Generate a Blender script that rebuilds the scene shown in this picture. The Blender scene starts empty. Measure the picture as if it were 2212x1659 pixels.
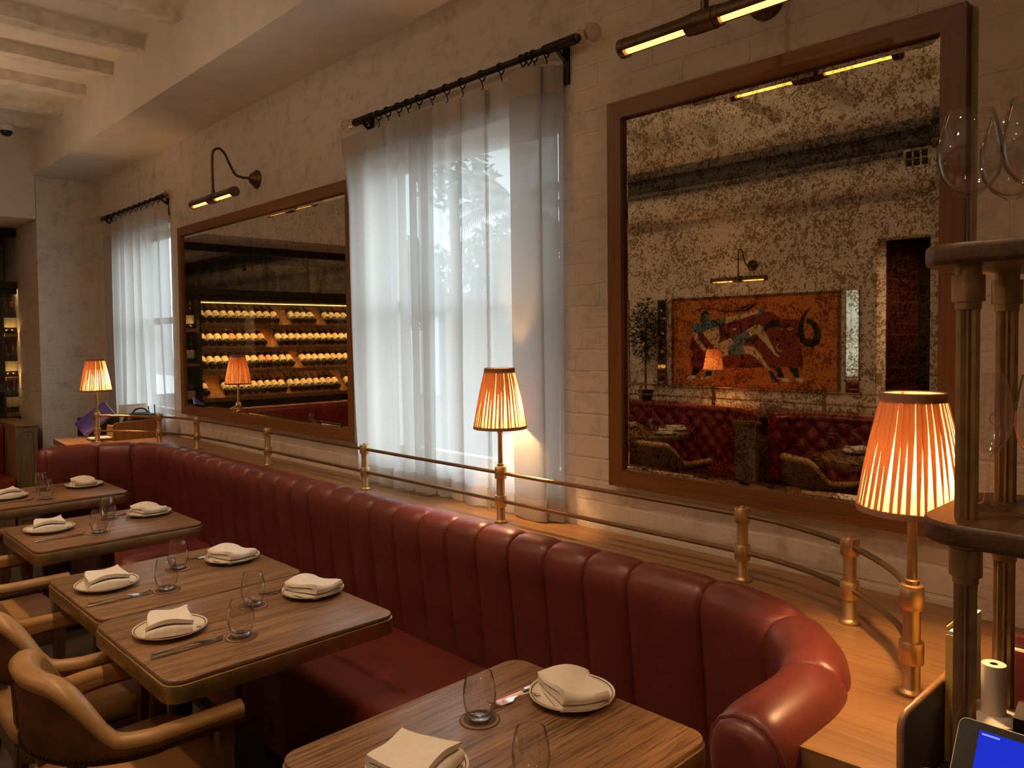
import bpy, math, random
from mathutils import Vector, Matrix
PI = math.pi
random.seed(7)
scene = bpy.context.scene
COL = scene.collection
# ------------------------------------------------------------------ camera
def basis(yaw, pitch, roll):
    F = Vector((-math.sin(yaw)*math.cos(pitch), math.cos(yaw)*math.cos(pitch), math.sin(pitch)))
    r = Vector((math.cos(yaw), math.sin(yaw), 0)); u = r.cross(F)
    c, s = math.cos(roll), math.sin(roll)
    return F, r*c+u*s, u*c-r*s
F_, R_, U_ = basis(0.8056, -0.0335, -0.00985)
cam = bpy.data.cameras.new('camera'); cam_o = bpy.data.objects.new('camera', cam); COL.objects.link(cam_o)
m3 = Matrix((R_, U_, -F_)).transposed()
cam_o.matrix_world = Matrix.Translation((0, 0, 1.6)) @ m3.to_4x4()
cam.sensor_width = 36.0; cam.lens = 1675/2212*36; cam.clip_start = 0.05
cam.shift_x = (1106-1115)/2212; cam.shift_y = (786.5-829.5)/2212
scene.camera = cam_o
# ------------------------------------------------------------------ world, lights, exposure
scene.view_settings.view_transform = 'Standard'; scene.view_settings.look = 'None'
scene.view_settings.gamma = 1.0; scene.view_settings.use_curve_mapping = False
scene.view_settings.exposure = 0.0
w = bpy.data.worlds.new('sky'); scene.world = w; w.use_nodes = True
bg = w.node_tree.nodes['Background']; bg.inputs[0].default_value = (0.80, 0.90, 1.0, 1); bg.inputs[1].default_value = 6.5
def area_light(name, loc, rot, sx, sy, power, col, shape='RECTANGLE'):
    l = bpy.data.lights.new(name, 'AREA'); l.shape = shape; l.size = sx
    if shape == 'RECTANGLE': l.size_y = sy
    l.energy = power; l.color = col
    o = bpy.data.objects.new(name, l); o.location = loc; o.rotation_euler = rot; COL.objects.link(o); return o
for nm, x0, x1 in (('portal_near', -3.1, -1.98), ('portal_far', -6.95, -5.85)):      # daylight guides in the two window openings
    o = area_light(nm, ((x0+x1)/2, 2.36, 1.73), (-PI/2, 0, 0), x1-x0, 1.46, 1, (1, 1, 1)); o.data.cycles.is_portal = True
for i, (x, y) in enumerate(((-6.2, 0.3), (-4.75, 0.75), (-3.4, 0.8), (-2.2, 0.85), (-1.0, 0.85), (0.3, 0.5))):
    area_light('unseen_ceiling_spot', (x, y, 3.28), (0, 0, 0), 0.12, 0.12, 4.0, (1.0, 0.64, 0.36), 'DISK').data.spread = 1.5
for i, (x, y) in enumerate(((-5.6, -1.2), (-3.6, -0.55), (-1.6, -0.55))):
    area_light('unseen_ceiling_spot', (x, y, 3.28), (0, 0, 0), 0.12, 0.12, 8, (1.0, 0.64, 0.37), 'DISK')  # added to brighten the opposite half; no fixtures seen on that side
for x, y, p in ((-5.2, -1.0, 3), (-3.2, -1.0, 3), (-1.2, -1.0, 3), (-5.8, 0.5, 4.5), (-3.6, 0.7, 3.2)):       # added fill aimed up to brighten the ceiling
    area_light('ceiling_fill', (x, y, 2.45), (PI, 0, 0), 0.9, 0.9, p, (1.0, 0.74, 0.48))
area_light('alcove_fill', (-1.9, -3.35, 2.38), (0, 0, 0), 0.12, 0.12, 17, (1.0, 0.62, 0.34), 'DISK')  # added fill so the tiled alcove is not black; no lamp seen inside

# ------------------------------------------------------------------ mesh helpers
class M:
    def __init__(s): s.v = []; s.f = []
    def add(s, vs, fs, mx=None):
        b = len(s.v)
        for p in vs:
            p = Vector(p)
            if mx is not None: p = mx @ p
            s.v.append(p[:])
        s.f += [tuple(b+i for i in f) for f in fs]; return s
    def box(s, x0, x1, y0, y1, z0, z1, mx=None):
        return s.add([(x0,y0,z0),(x1,y0,z0),(x1,y1,z0),(x0,y1,z0),(x0,y0,z1),(x1,y0,z1),(x1,y1,z1),(x0,y1,z1)],
                     [(3,2,1,0),(4,5,6,7),(0,1,5,4),(1,2,6,5),(2,3,7,6),(3,0,4,7)], mx)
    def grid(s, rows, closed=False, flip=False):
        n = len(rows[0]); fs = []
        for i in range(len(rows)-1):
            for j in range(n if closed else n-1):
                a, b = i*n+j, i*n+(j+1) % n
                q = (a, b, b+n, a+n); fs.append(q[::-1] if flip else q)
        return s.add([p for r in rows for p in r], fs)
    def lathe(s, prof, n=24, c=(0,0,0), mx=None, cap0=False, cap1=False, wob=None):
        vs, fs = [], []
        for r, z in prof:
            for k in range(n):
                a = 2*PI*k/n; rr = r*(1+(wob(k, z) if wob else 0))
                vs.append((c[0]+rr*math.cos(a), c[1]+rr*math.sin(a), c[2]+z))
        for i in range(len(prof)-1):
            for k in range(n):
                fs.append((i*n+k, i*n+(k+1) % n, (i+1)*n+(k+1) % n, (i+1)*n+k))
        if cap0: fs.append(tuple(range(n))[::-1])
        if cap1: fs.append(tuple((len(prof)-1)*n+k for k in range(n)))
        return s.add(vs, fs, mx)
    def tube(s, pts, r, n=10, caps=True, flat=1.0):
        pts = [Vector(p) for p in pts]; rows = []; N = len(pts); up = None
        for i, p in enumerate(pts):
            t = (pts[min(i+1, N-1)]-pts[max(i-1, 0)]).normalized()
            if up is None:
                up = Vector((0,0,1)) if abs(t.z) < 0.9 else Vector((1,0,0))
            a = t.cross(up).normalized(); b = a.cross(t).normalized(); up = b
            rr = r[i] if isinstance(r, (list, tuple)) else r
            rows.append([(p+a*rr*math.cos(2*PI*k/n)+b*rr*flat*math.sin(2*PI*k/n))[:] for k in range(n)])
        base = len(s.v); s.grid(rows, closed=True, flip=True)
        if caps:
            s.f.append(tuple(base+k for k in range(n)))
            s.f.append(tuple(base+(N-1)*n+k for k in range(n))[::-1])
        return s
    def cyl(s, p0, p1, r, n=16): return s.tube([p0, p1], r, n)
    def prism(s, poly, z0, z1, mx=None):
        n = len(poly)
        vs = [(x,y,z0) for x, y in poly]+[(x,y,z1) for x, y in poly]
        fs = [tuple(range(n))[::-1], tuple(range(n, 2*n))]+[(i, (i+1) % n, n+(i+1) % n, n+i) for i in range(n)]
        return s.add(vs, fs, mx)
    def loft(s, polys, mx=None, caps=True):
        n = len(polys[0]); base = len(s.v); vs = [p for q in polys for p in q]; fs = []
        for i in range(len(polys)-1):
            for k in range(n): fs.append((i*n+k, i*n+(k+1) % n, (i+1)*n+(k+1) % n, (i+1)*n+k))
        if caps: fs += [tuple(range(n))[::-1], tuple((len(polys)-1)*n+k for k in range(n))]
        return s.add(vs, fs, mx)
    def ball(s, c, r, n=10, m=6, sz=1.0):
        prof = [(max(1e-4, r*math.sin(PI*i/m)), -r*sz*math.cos(PI*i/m)) for i in range(m+1)]
        return s.lathe(prof, n, c)
    def build(s, name, mat, parent=None, smooth=35, loc=None):
        me = bpy.data.meshes.new(name); me.from_pydata(s.v, [], s.f); me.validate()
        me.materials.append(mat)
        if smooth:
            me.polygons.foreach_set('use_smooth', [True]*len(me.polygons))
            me.set_sharp_from_angle(angle=math.radians(smooth))
        me.update()
        o = bpy.data.objects.new(name, me); COL.objects.link(o)
        if parent is not None: o.parent = parent
        if loc: o.location = loc
        return o
def rrect(hx, hy, r, n=5, cx=0, cy=0):
    out = []
    for sx, sy, a0 in ((1,1,0),(-1,1,90),(-1,-1,180),(1,-1,270)):
        for k in range(n+1):
            a = math.radians(a0+90*k/n)
            out.append((cx+sx*(hx-r)+r*math.cos(a), cy+sy*(hy-r)+r*math.sin(a)))
    return out
def slab(m, hx, hy, r, z0, z1, e=0.004, cx=0, cy=0, mx=None, n=5):
    L = []
    for ins, z in ((e, z0), (e*0.3, z0+e*0.3), (0, z0+e), (0, z1-e), (e*0.3, z1-e*0.3), (e, z1)):
        L.append([(x, y, z) for x, y in rrect(hx-ins, hy-ins, max(r-ins, 0.001), n, cx, cy)])
    return m.loft(L, mx)
def tag(o, label=None, cat=None, group=None, kind=None):
    if label: o['label'] = label
    if cat: o['category'] = cat
    if group: o['group'] = group
    if kind: o['kind'] = kind
    return o
def thing(name, label, cat, loc=(0,0,0), rz=0, group=None):
    o = bpy.data.objects.new(name, None); o.empty_display_size = 0.05; COL.objects.link(o)
    o.location = loc; o.rotation_euler = (0, 0, rz)
    return tag(o, label, cat, group)
def struct(name, m, mat, parent=None, smooth=0):
    o = m.build(name, mat, parent, smooth)
    if parent is None: o['kind'] = 'structure'
    return o
def dup(root, loc, rz, label, group=None):
    r = root.copy(); COL.objects.link(r); r.location = loc; r.rotation_euler = (0, 0, rz)
    r['label'] = label
    if group: r['group'] = group
    for ch in root.children:
        c = ch.copy(); COL.objects.link(c); c.parent = r
        for g in ch.children:
            d = g.copy(); COL.objects.link(d); d.parent = c
    return r
ORD = ['zeroth','first','second','third','fourth','fifth','sixth','seventh','eighth','ninth','tenth','eleventh','twelfth','thirteenth',
       'fourteenth','fifteenth','sixteenth','seventeenth','eighteenth','nineteenth','twentieth','twenty-first','twenty-second','twenty-third','twenty-fourth']

# ------------------------------------------------------------------ materials
def new_mat(name):
    m = bpy.data.materials.new(name); m.use_nodes = True
    nt = m.node_tree; nt.nodes.clear()
    out = nt.nodes.new('ShaderNodeOutputMaterial'); return m, nt, out
def nd(nt, typ, **kw):
    n = nt.nodes.new(typ)
    for k, v in kw.items():
        if k in n.inputs: n.inputs[k].default_value = v
        else: setattr(n, k, v)
    return n
def lk(nt, a, b): nt.links.new(a, b)
def coords(nt, scale=(1,1,1), rot=(0,0,0)):
    tc = nd(nt, 'ShaderNodeTexCoord'); mp = nd(nt, 'ShaderNodeMapping')
    mp.inputs['Scale'].default_value = scale; mp.inputs['Rotation'].default_value = rot
    lk(nt, tc.outputs['Object'], mp.inputs['Vector']); return mp.outputs['Vector']
def ramp(nt, fac, stops):
    r = nd(nt, 'ShaderNodeValToRGB'); e = r.color_ramp.elements
    while len(e) < len(stops): e.new(0.5)
    for i, (p, c) in enumerate(stops):
        e[i].position = p; e[i].color = (*c, 1) if len(c) == 3 else c
    lk(nt, fac, r.inputs['Fac']); return r.outputs['Color']
def bump(nt, h, strength, dist=0.01):
    b = nd(nt, 'ShaderNodeBump'); b.inputs['Strength'].default_value = strength; b.inputs['Distance'].default_value = dist
    lk(nt, h, b.inputs['Height']); return b.outputs['Normal']
def pbr(name, col, rough=0.5, metal=0.0, var=0.0, nscale=20.0, bmp=0.0, spec=0.5, bdist=0.004, coat=0.0):
    m, nt, out = new_mat(name); p = nd(nt, 'ShaderNodeBsdfPrincipled')
    p.inputs['Base Color'].default_value = (*col, 1); p.inputs['Roughness'].default_value = rough
    p.inputs['Metallic'].default_value = metal; p.inputs['Specular IOR Level'].default_value = spec
    p.inputs['Coat Weight'].default_value = coat
    n = nd(nt, 'ShaderNodeTexNoise', Scale=nscale, Detail=5.0); lk(nt, coords(nt), n.inputs['Vector'])
    lo = tuple(c*(1-var) for c in col); hi = tuple(min(1, c*(1+var)) for c in col)
    lk(nt, ramp(nt, n.outputs['Fac'], [(0.3, lo), (0.7, hi)]), p.inputs['Base Color'])
    if bmp: lk(nt, bump(nt, n.outputs['Fac'], bmp, bdist), p.inputs['Normal'])
    lk(nt, p.outputs[0], out.inputs[0]); return m
def wood(name, c0, c1, axis='y', rough=0.4, scale=1.0, spec=0.5, pores=0.5):
    m, nt, out = new_mat(name); p = nd(nt, 'ShaderNodeBsdfPrincipled')
    a, b = 4.5*scale, 130.0*scale
    sc = {'x': (a, b, b), 'y': (b, a, b), 'z': (b, b, a)}[axis]
    sc2 = {'x': (1.1*scale, 17*scale, 17*scale), 'y': (17*scale, 1.1*scale, 17*scale), 'z': (17*scale, 17*scale, 1.1*scale)}[axis]
    n1 = nd(nt, 'ShaderNodeTexNoise', Scale=1.0, Detail=6.0, Roughness=0.65); lk(nt, coords(nt, sc), n1.inputs['Vector'])
    n2 = nd(nt, 'ShaderNodeTexNoise', Scale=1.0, Detail=3.0, Distortion=0.6); lk(nt, coords(nt, sc2), n2.inputs['Vector'])
    mid = tuple((x+y)/2 for x, y in zip(c0, c1))
    base = ramp(nt, n2.outputs['Fac'], [(0.3, c0), (0.5, mid), (0.7, c1)])
    mx = nd(nt, 'ShaderNodeMixRGB', blend_type='MULTIPLY'); mx.inputs[0].default_value = pores
    lk(nt, base, mx.inputs[1]); lk(nt, ramp(nt, n1.outputs['Fac'], [(0.38, (0.25,0.22,0.2)), (0.52, (1,1,1))]), mx.inputs[2])
    lk(nt, mx.outputs[0], p.inputs['Base Color']); p.inputs['Roughness'].default_value = rough; p.inputs['Specular IOR Level'].default_value = spec
    lk(nt, bump(nt, n1.outputs['Fac'], 0.12, 0.002), p.inputs['Normal'])
    lk(nt, p.outputs[0], out.inputs[0]); return m
def emit(name, col, s):
    m, nt, out = new_mat(name); e = nd(nt, 'ShaderNodeEmission'); e.inputs[0].default_value = (*col, 1); e.inputs[1].default_value = s
    lk(nt, e.outputs[0], out.inputs[0]); return m
def brick_mat(name, col, mortar_depth=0.5, bw=0.235, bh=0.078, rough=0.6, noise=0.35, dirt=0.25, spec=0.35, tile=None):
    m, nt, out = new_mat(name); p = nd(nt, 'ShaderNodeBsdfPrincipled')
    tc = nd(nt, 'ShaderNodeTexCoord'); sx = nd(nt, 'ShaderNodeSeparateXYZ'); lk(nt, tc.outputs['Object'], sx.inputs[0])
    ad = nd(nt, 'ShaderNodeMath', operation='ADD'); lk(nt, sx.outputs[0], ad.inputs[0]); lk(nt, sx.outputs[1], ad.inputs[1])
    cb = nd(nt, 'ShaderNodeCombineXYZ'); lk(nt, ad.outputs[0], cb.inputs[0]); lk(nt, sx.outputs[2], cb.inputs[1])
    nz = nd(nt, 'ShaderNodeTexNoise', Scale=14.0, Detail=4.0); lk(nt, tc.outputs['Object'], nz.inputs['Vector'])
    vm = nd(nt, 'ShaderNodeVectorMath', operation='SCALE'); lk(nt, nz.outputs['Color'], vm.inputs[0]); vm.inputs['Scale'].default_value = 0.012 if tile is None else 0.0
    va = nd(nt, 'ShaderNodeVectorMath', operation='ADD'); lk(nt, cb.outputs[0], va.inputs[0]); lk(nt, vm.outputs[0], va.inputs[1])
    br = nd(nt, 'ShaderNodeTexBrick'); br.inputs['Scale'].default_value = 1.0
    br.inputs['Brick Width'].default_value = bw; br.inputs['Row Height'].default_value = bh
    br.inputs['Mortar Size'].default_value = 0.006; br.inputs['Mortar Smooth'].default_value = 0.6
    br.inputs['Color1'].default_value = (1,1,1,1); br.inputs['Color2'].default_value = (0.9,0.9,0.9,1); br.inputs['Mortar'].default_value = (0,0,0,1)
    lk(nt, va.outputs[0], br.inputs['Vector'])
    n2 = nd(nt, 'ShaderNodeTexNoise', Scale=34.0, Detail=8.0, Roughness=0.7); lk(nt, tc.outputs['Object'], n2.inputs['Vector'])
    n3 = nd(nt, 'ShaderNodeTexNoise', Scale=3.5, Detail=6.0, Roughness=0.7); lk(nt, tc.outputs['Object'], n3.inputs['Vector'])
    hm = nd(nt, 'ShaderNodeMath', operation='MULTIPLY'); hm.inputs[1].default_value = mortar_depth
    if tile is None:            # many courses are half filled with paint
        mm = nd(nt, 'ShaderNodeMath', operation='MULTIPLY'); lk(nt, br.outputs['Fac'], mm.inputs[0])
        lk(nt, ramp(nt, n3.outputs['Fac'], [(0.42, (0.15,)*3), (0.62, (1,)*3)]), mm.inputs[1]); lk(nt, mm.outputs[0], hm.inputs[0])
    else: lk(nt, br.outputs['Fac'], hm.inputs[0])
    h2 = nd(nt, 'ShaderNodeMath', operation='MULTIPLY'); lk(nt, n2.outputs['Fac'], h2.inputs[0]); h2.inputs[1].default_value = noise
    sb = nd(nt, 'ShaderNodeMath', operation='SUBTRACT'); lk(nt, h2.outputs[0], sb.inputs[0]); lk(nt, hm.outputs[0], sb.inputs[1])
    lk(nt, bump(nt, sb.outputs[0], 0.55, 0.012), p.inputs['Normal'])
    if tile is None:
        dk = tuple(c*(1-dirt) for c in col)
        n4 = nd(nt, 'ShaderNodeTexNoise', Scale=9.0, Detail=9.0, Roughness=0.75); lk(nt, tc.outputs['Object'], n4.inputs['Vector'])
        lk(nt, ramp(nt, n4.outputs['Fac'], [(0.27, tuple(c*0.45 for c in col)), (0.335, dk), (0.5, col)]), p.inputs['Base Color'])
    else:
        mx = nd(nt, 'ShaderNodeMixRGB'); lk(nt, br.outputs['Fac'], mx.inputs[0])
        lk(nt, ramp(nt, n3.outputs['Fac'], [(0.3, tuple(c*0.6 for c in col)), (0.7, col)]), mx.inputs[1]); mx.inputs[2].default_value = (*tile, 1)
        lk(nt, mx.outputs[0], p.inputs['Base Color'])
    p.inputs['Roughness'].default_value = rough; p.inputs['Specular IOR Level'].default_value = spec
    lk(nt, p.outputs[0], out.inputs[0]); return m
def mirror_mat(name, tint, spots, scale, lo, hi):
    m, nt, out = new_mat(name); p = nd(nt, 'ShaderNodeBsdfPrincipled')
    p.inputs['Metallic'].default_value = 1.0; p.inputs['Roughness'].default_value = 0.015
    v = coords(nt)
    n1 = nd(nt, 'ShaderNodeTexNoise', Scale=scale, Detail=3.0, Roughness=0.6, Distortion=1.4); lk(nt, v, n1.inputs['Vector'])
    n2 = nd(nt, 'ShaderNodeTexNoise', Scale=scale*0.23, Detail=2.0); lk(nt, v, n2.inputs['Vector'])
    a = nd(nt, 'ShaderNodeMath', operation='MULTIPLY_ADD'); lk(nt, n2.outputs['Fac'], a.inputs[0]); a.inputs[1].default_value = 0.35; lk(nt, n1.outputs['Fac'], a.inputs[2])
    n3 = nd(nt, 'ShaderNodeTexNoise', Scale=2.5, Detail=2.0); lk(nt, v, n3.inputs['Vector'])
    lk(nt, ramp(nt, a.outputs[0], [(lo, tint), (hi, spots)]), p.inputs['Base Color'])
    lk(nt, p.outputs[0], out.inputs[0]); return m
def glass_mat(name, tint=(1,1,1), edge=(0.50,0.48,0.44), ior=1.45):
    m, nt, out = new_mat(name)
    t = nd(nt, 'ShaderNodeBsdfTransparent'); g = nd(nt, 'ShaderNodeBsdfGlossy'); g.inputs['Roughness'].default_value = 0.02
    lw = nd(nt, 'ShaderNodeLayerWeight'); lw.inputs['Blend'].default_value = 0.5
    lk(nt, ramp(nt, lw.outputs['Facing'], [(0.5, tint), (0.85, tuple((a+b)/2 for a, b in zip(tint, edge))), (1.0, edge)]), t.inputs[0])
    s_ = (ior-1)*0.1
    fr = ramp(nt, lw.outputs['Facing'], [(0.0, (s_*1.4,)*3), (0.45, (s_*2.4,)*3), (0.72, (s_*7,)*3), (1.0, (0.95,)*3)])
    mx = nd(nt, 'ShaderNodeMixShader'); lk(nt, fr, mx.inputs[0]); lk(nt, t.outputs[0], mx.inputs[1]); lk(nt, g.outputs[0], mx.inputs[2])
    lk(nt, mx.outputs[0], out.inputs[0]); return m
def cloth_mat(name, diff, trans, tfac, open_, weave=900.0):
    m, nt, out = new_mat(name)
    d = nd(nt, 'ShaderNodeBsdfDiffuse'); d.inputs[0].default_value = (*diff, 1)
    t = nd(nt, 'ShaderNodeBsdfTranslucent'); t.inputs[0].default_value = (*trans, 1)
    a = nd(nt, 'ShaderNodeMixShader'); a.inputs[0].default_value = tfac; lk(nt, d.outputs[0], a.inputs[1]); lk(nt, t.outputs[0], a.inputs[2])
    if not open_:
        lk(nt, a.outputs[0], out.inputs[0]); return m
    tr = nd(nt, 'ShaderNodeBsdfTransparent'); b = nd(nt, 'ShaderNodeMixShader')
    n1 = nd(nt, 'ShaderNodeTexNoise', Scale=1.0, Detail=2.0); lk(nt, coords(nt, (25, 25, 420)), n1.inputs['Vector'])
    n2 = nd(nt, 'ShaderNodeTexNoise', Scale=1.0, Detail=2.0); lk(nt, coords(nt, (420, 60, 18)), n2.inputs['Vector'])
    ad = nd(nt, 'ShaderNodeMath', operation='ADD'); lk(nt, n1.outputs['Fac'], ad.inputs[0]); lk(nt, n2.outputs['Fac'], ad.inputs[1])
    lk(nt, ramp(nt, ad.outputs[0], [(0.35, (open_*1.25,)*3), (0.62, (open_*0.85,)*3), (0.95, (open_*0.7,)*3)]), b.inputs[0])
    lk(nt, a.outputs[0], b.inputs[1]); lk(nt, tr.outputs[0], b.inputs[2]); lk(nt, b.outputs[0], out.inputs[0]); return m
WALL = brick_mat('white_painted_brick', (0.80, 0.73, 0.64))
ROUGH = brick_mat('rough_painted_brick', (0.80, 0.72, 0.60), 0.7, 0.3, 0.13, 0.5, 1.3, 0.3, 0.5)
PLASTER = pbr('painted_plaster', (0.80, 0.73, 0.64), 0.7, var=0.05, nscale=6, bmp=0.25, bdist=0.006)
JOIST = pbr('painted_rough_timber', (0.74, 0.67, 0.57), 0.75, var=0.18, nscale=14, bmp=0.5, bdist=0.01)
CARPET = pbr('dark_floor', (0.05, 0.035, 0.025), 0.7, var=0.4, nscale=6, bmp=0.1)
LEATHER = pbr('oxblood_leather', (0.165, 0.033, 0.027), 0.36, var=0.16, nscale=9, bmp=0.10, bdist=0.003, spec=0.55)
TUFT = pbr('deep_red_leather', (0.24, 0.028, 0.022), 0.35, var=0.15, nscale=8, bmp=0.08, spec=0.55)
OAK = wood('oak_table_top', (0.22, 0.118, 0.056), (0.37, 0.215, 0.108), 'y', 0.33, 1.3, 0.5, 0.8)
OAKX = wood('oak_ledge', (0.30, 0.15, 0.060), (0.40, 0.215, 0.09), 'x', 0.35, 0.8, 0.5, 0.4)
OAKZ = wood('oak_panel', (0.22, 0.125, 0.055), (0.31, 0.18, 0.08), 'z', 0.45, 0.8)
FRAMEW = wood('mahogany_frame', (0.20, 0.080, 0.022), (0.27, 0.115, 0.032), 'x', 0.4, 0.8, 0.5, 0.35)
FRAMEZ = wood('mahogany_frame_upright', (0.20, 0.080, 0.022), (0.27, 0.115, 0.032), 'z', 0.4, 0.8, 0.5, 0.35)
WALNUT = wood('dark_walnut', (0.075, 0.038, 0.018), (0.13, 0.066, 0.032), 'y', 0.4, 0.9)
RACKW = wood('rack_board', (0.32, 0.15, 0.05), (0.45, 0.22, 0.08), 'y', 0.45, 0.7)
LEGW = wood('chair_wood', (0.10, 0.048, 0.02), (0.17, 0.085, 0.036), 'z', 0.4, 1.0)
BRASS = pbr('satin_brass', (0.74, 0.53, 0.27), 0.42, 1.0, var=0.12, nscale=30, bmp=0.02)
BRASSD = pbr('aged_brass', (0.48, 0.34, 0.17), 0.46, 1.0, var=0.18, nscale=25)
RAILM = pbr('dull_rail_brass', (0.30, 0.20, 0.11), 0.42, 1.0, var=0.15, nscale=20)
BRONZE = pbr('dark_bronze', (0.16, 0.11, 0.065), 0.42, 1.0, var=0.2, nscale=30)
BLACKM = pbr('blackened_iron', (0.03, 0.027, 0.025), 0.45, 0.8)
CHROME = pbr('polished_steel', (0.72, 0.70, 0.66), 0.14, 1.0)
GLASS = glass_mat('clear_glass')
PANE = glass_mat('window_pane', (0.97, 0.99, 0.98), (0.7, 0.78, 0.75), 1.45)
THICKG = glass_mat('thick_glass_base', (0.93, 0.91, 0.87), (0.6, 0.56, 0.5), 3.2)
CABG = glass_mat('cabinet_glass', (0.9, 0.9, 0.88), (0.5, 0.5, 0.5), 2.2)
CURT = cloth_mat('sheer_linen', (0.80, 0.76, 0.70), (0.66, 0.655, 0.64), 0.60, 0.29)
CURTH = cloth_mat('doubled_linen', (0.80, 0.74, 0.67), (0.74, 0.70, 0.66), 0.5, 0.10)
NAPK = pbr('napkin_linen', (0.80, 0.74, 0.65), 0.85, var=0.04, nscale=60, bmp=0.08, bdist=0.002, spec=0.2)
CHINA = pbr('ivory_china', (0.78, 0.72, 0.61), 0.18, var=0.02)
BROWNL = pbr('brown_line', (0.14, 0.07, 0.03), 0.4)
COASTM = pbr('brown_coaster', (0.13, 0.065, 0.04), 0.7)
TANL = pbr('tan_leather', (0.42, 0.235, 0.085), 0.38, var=0.18, nscale=7, bmp=0.08, spec=0.5)
SUEDE = pbr('brown_suede', (0.16, 0.066, 0.022), 0.85, var=0.3, nscale=12, bmp=0.1, spec=0.2)
NAIL = pbr('dark_nailhead', (0.10, 0.06, 0.035), 0.35, 1.0)
BLACKP = pbr('black_plastic', (0.012, 0.012, 0.013), 0.35)
BLACKF = pbr('black_panel', (0.022, 0.015, 0.012), 0.5)
WHITEP = pbr('white_plastic', (0.75, 0.70, 0.62), 0.45)
PAPER = pbr('paper', (0.78, 0.72, 0.62), 0.8)
CREAM = pbr('cream_card', (0.70, 0.58, 0.38), 0.7)
YELLOW = pbr('yellow_card', (0.75, 0.55, 0.18), 0.6)
MAROON = pbr('maroon_cover', (0.10, 0.018, 0.025), 0.5)
MIRROR1 = mirror_mat('antique_mirror', (0.74, 0.655, 0.51), (0.30, 0.215, 0.12), 85.0, 0.672, 0.745)
MIRROR2 = mirror_mat('foxed_mirror', (0.76, 0.68, 0.54), (0.42, 0.33, 0.21), 95.0, 0.70, 0.80)
CLEARM = mirror_mat('clear_mirror', (0.85, 0.85, 0.80), (0.7, 0.7, 0.62), 20.0, 0.8, 0.95)
LABEL = pbr('bottle_label', (0.75, 0.66, 0.44), 0.7, var=0.05)
LABELP = pbr('peach_label', (0.72, 0.42, 0.25), 0.7)
BOTTLE = pbr('dark_bottle_glass', (0.008, 0.010, 0.007), 0.12, spec=0.6)
CAPS = pbr('dark_capsule', (0.03, 0.01, 0.012), 0.35)
CAPR = pbr('red_capsule', (0.20, 0.015, 0.02), 0.4)
CAPG = pbr('gold_capsule', (0.55, 0.42, 0.2), 0.4)
DARKIN = pbr('dark_cabinet', (0.020, 0.014, 0.010), 0.5)
RACKBK = mirror_mat('smoky_rack_mirror', (0.50, 0.46, 0.38), (0.32, 0.28, 0.22), 40.0, 0.66, 0.78)
GREYL = pbr('grey_label', (0.20, 0.19, 0.16), 0.6)
TILE = brick_mat('oxblood_tile', (0.065, 0.012, 0.010), 0.5, 0.22, 0.10, 0.08, 0.10, 0.1, 0.6, tile=(0.10, 0.05, 0.035))
LEAF = pbr('dark_leaf', (0.035, 0.055, 0.022), 0.45, var=0.4, nscale=20)
BARK = pbr('bark', (0.12, 0.08, 0.05), 0.8)
PIPEM = pbr('grey_pipe', (0.10, 0.10, 0.09), 0.5)
SCREENB = emit('blue_screen', (0.015, 0.03, 0.60), 1.0)
SCREENW = emit('screen_text', (0.35, 0.45, 1.0), 0.9)
LEDB = emit('blue_led', (0.02, 0.08, 1.0), 4.0)
BULB = emit('lamp_bulb', (1.0, 0.56, 0.23), 1400.0)
STRIP = emit('picture_light_tube', (1.0, 0.42, 0.07), 5.5)
LEDW = emit('rack_led_strip', (1.0, 0.58, 0.22), 22.0)
def shade_mat():
    m, nt, out = new_mat('pleated_silk')
    d = nd(nt, 'ShaderNodeBsdfDiffuse'); d.inputs[0].default_value = (0.62, 0.36, 0.23, 1)
    t = nd(nt, 'ShaderNodeBsdfTranslucent'); t.inputs[0].default_value = (0.74, 0.45, 0.24, 1)
    a = nd(nt, 'ShaderNodeMixShader'); a.inputs[0].default_value = 0.42
    lk(nt, d.outputs[0], a.inputs[1]); lk(nt, t.outputs[0], a.inputs[2]); lk(nt, a.outputs[0], out.inputs[0]); return m
SHADE = shade_mat()
SHTRIM = cloth_mat('shade_trim', (0.45, 0.27, 0.19), (0.4, 0.2, 0.1), 0.15, 0)
# ------------------------------------------------------------------ the setting
WY = 2.13; ZC = 3.405
W1 = (-3.29, -1.98, 1.02, 2.47); W2 = (-6.95, -5.85, 1.02, 2.47)
m = M()
xs = [(-9.0, W2[0]), (W2[1], W1[0]), (W1[1], 1.8)]
for a, b in xs: m.box(a, b, WY, WY+0.25, 0, 3.6)
for a, b, z0, z1 in (W1, W2): m.box(a, b, WY, WY+0.25, 0, z0).box(a, b, WY, WY+0.25, z1, 3.6)
struct('wall_north', m, WALL)
struct('wall_northeast', M().box(-0.578, 1.8, WY-0.045, WY, 0, 3.6), ROUGH)
struct('wall_west', M().box(-9.2, -9.0, -4.0, WY+0.25, 0, 3.6).box(-9.0, -7.62, -2.75, 1.66, 2.655, 3.6), PLASTER)
struct('wall_northwest', M().box(-9.0, -7.63, 1.665, WY, 0, 3.6), WALL)
struct('wall_south', M().box(-9.0, -2.70, -2.95, -2.75, 0, 3.6).box(-2.70, -1.55, -2.95, -2.75, 2.43, 3.6).box(-1.55, 1.8, -2.95, -2.75, 0, 3.6), PLASTER)
struct('wall_east', M().box(1.8, 2.0, -4.0, WY+0.25, 0, 3.6), PLASTER)
struct('wall_alcove', M().box(-9.0, 1.8, -3.85, -3.75, 0, 3.6), DARKIN)
struct('wall_tiled', M().box(-2.82, -2.70, -3.75, -2.95, 0, 2.43).box(-1.55, -1.43, -3.75, -2.95, 0, 2.43), TILE)
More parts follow.
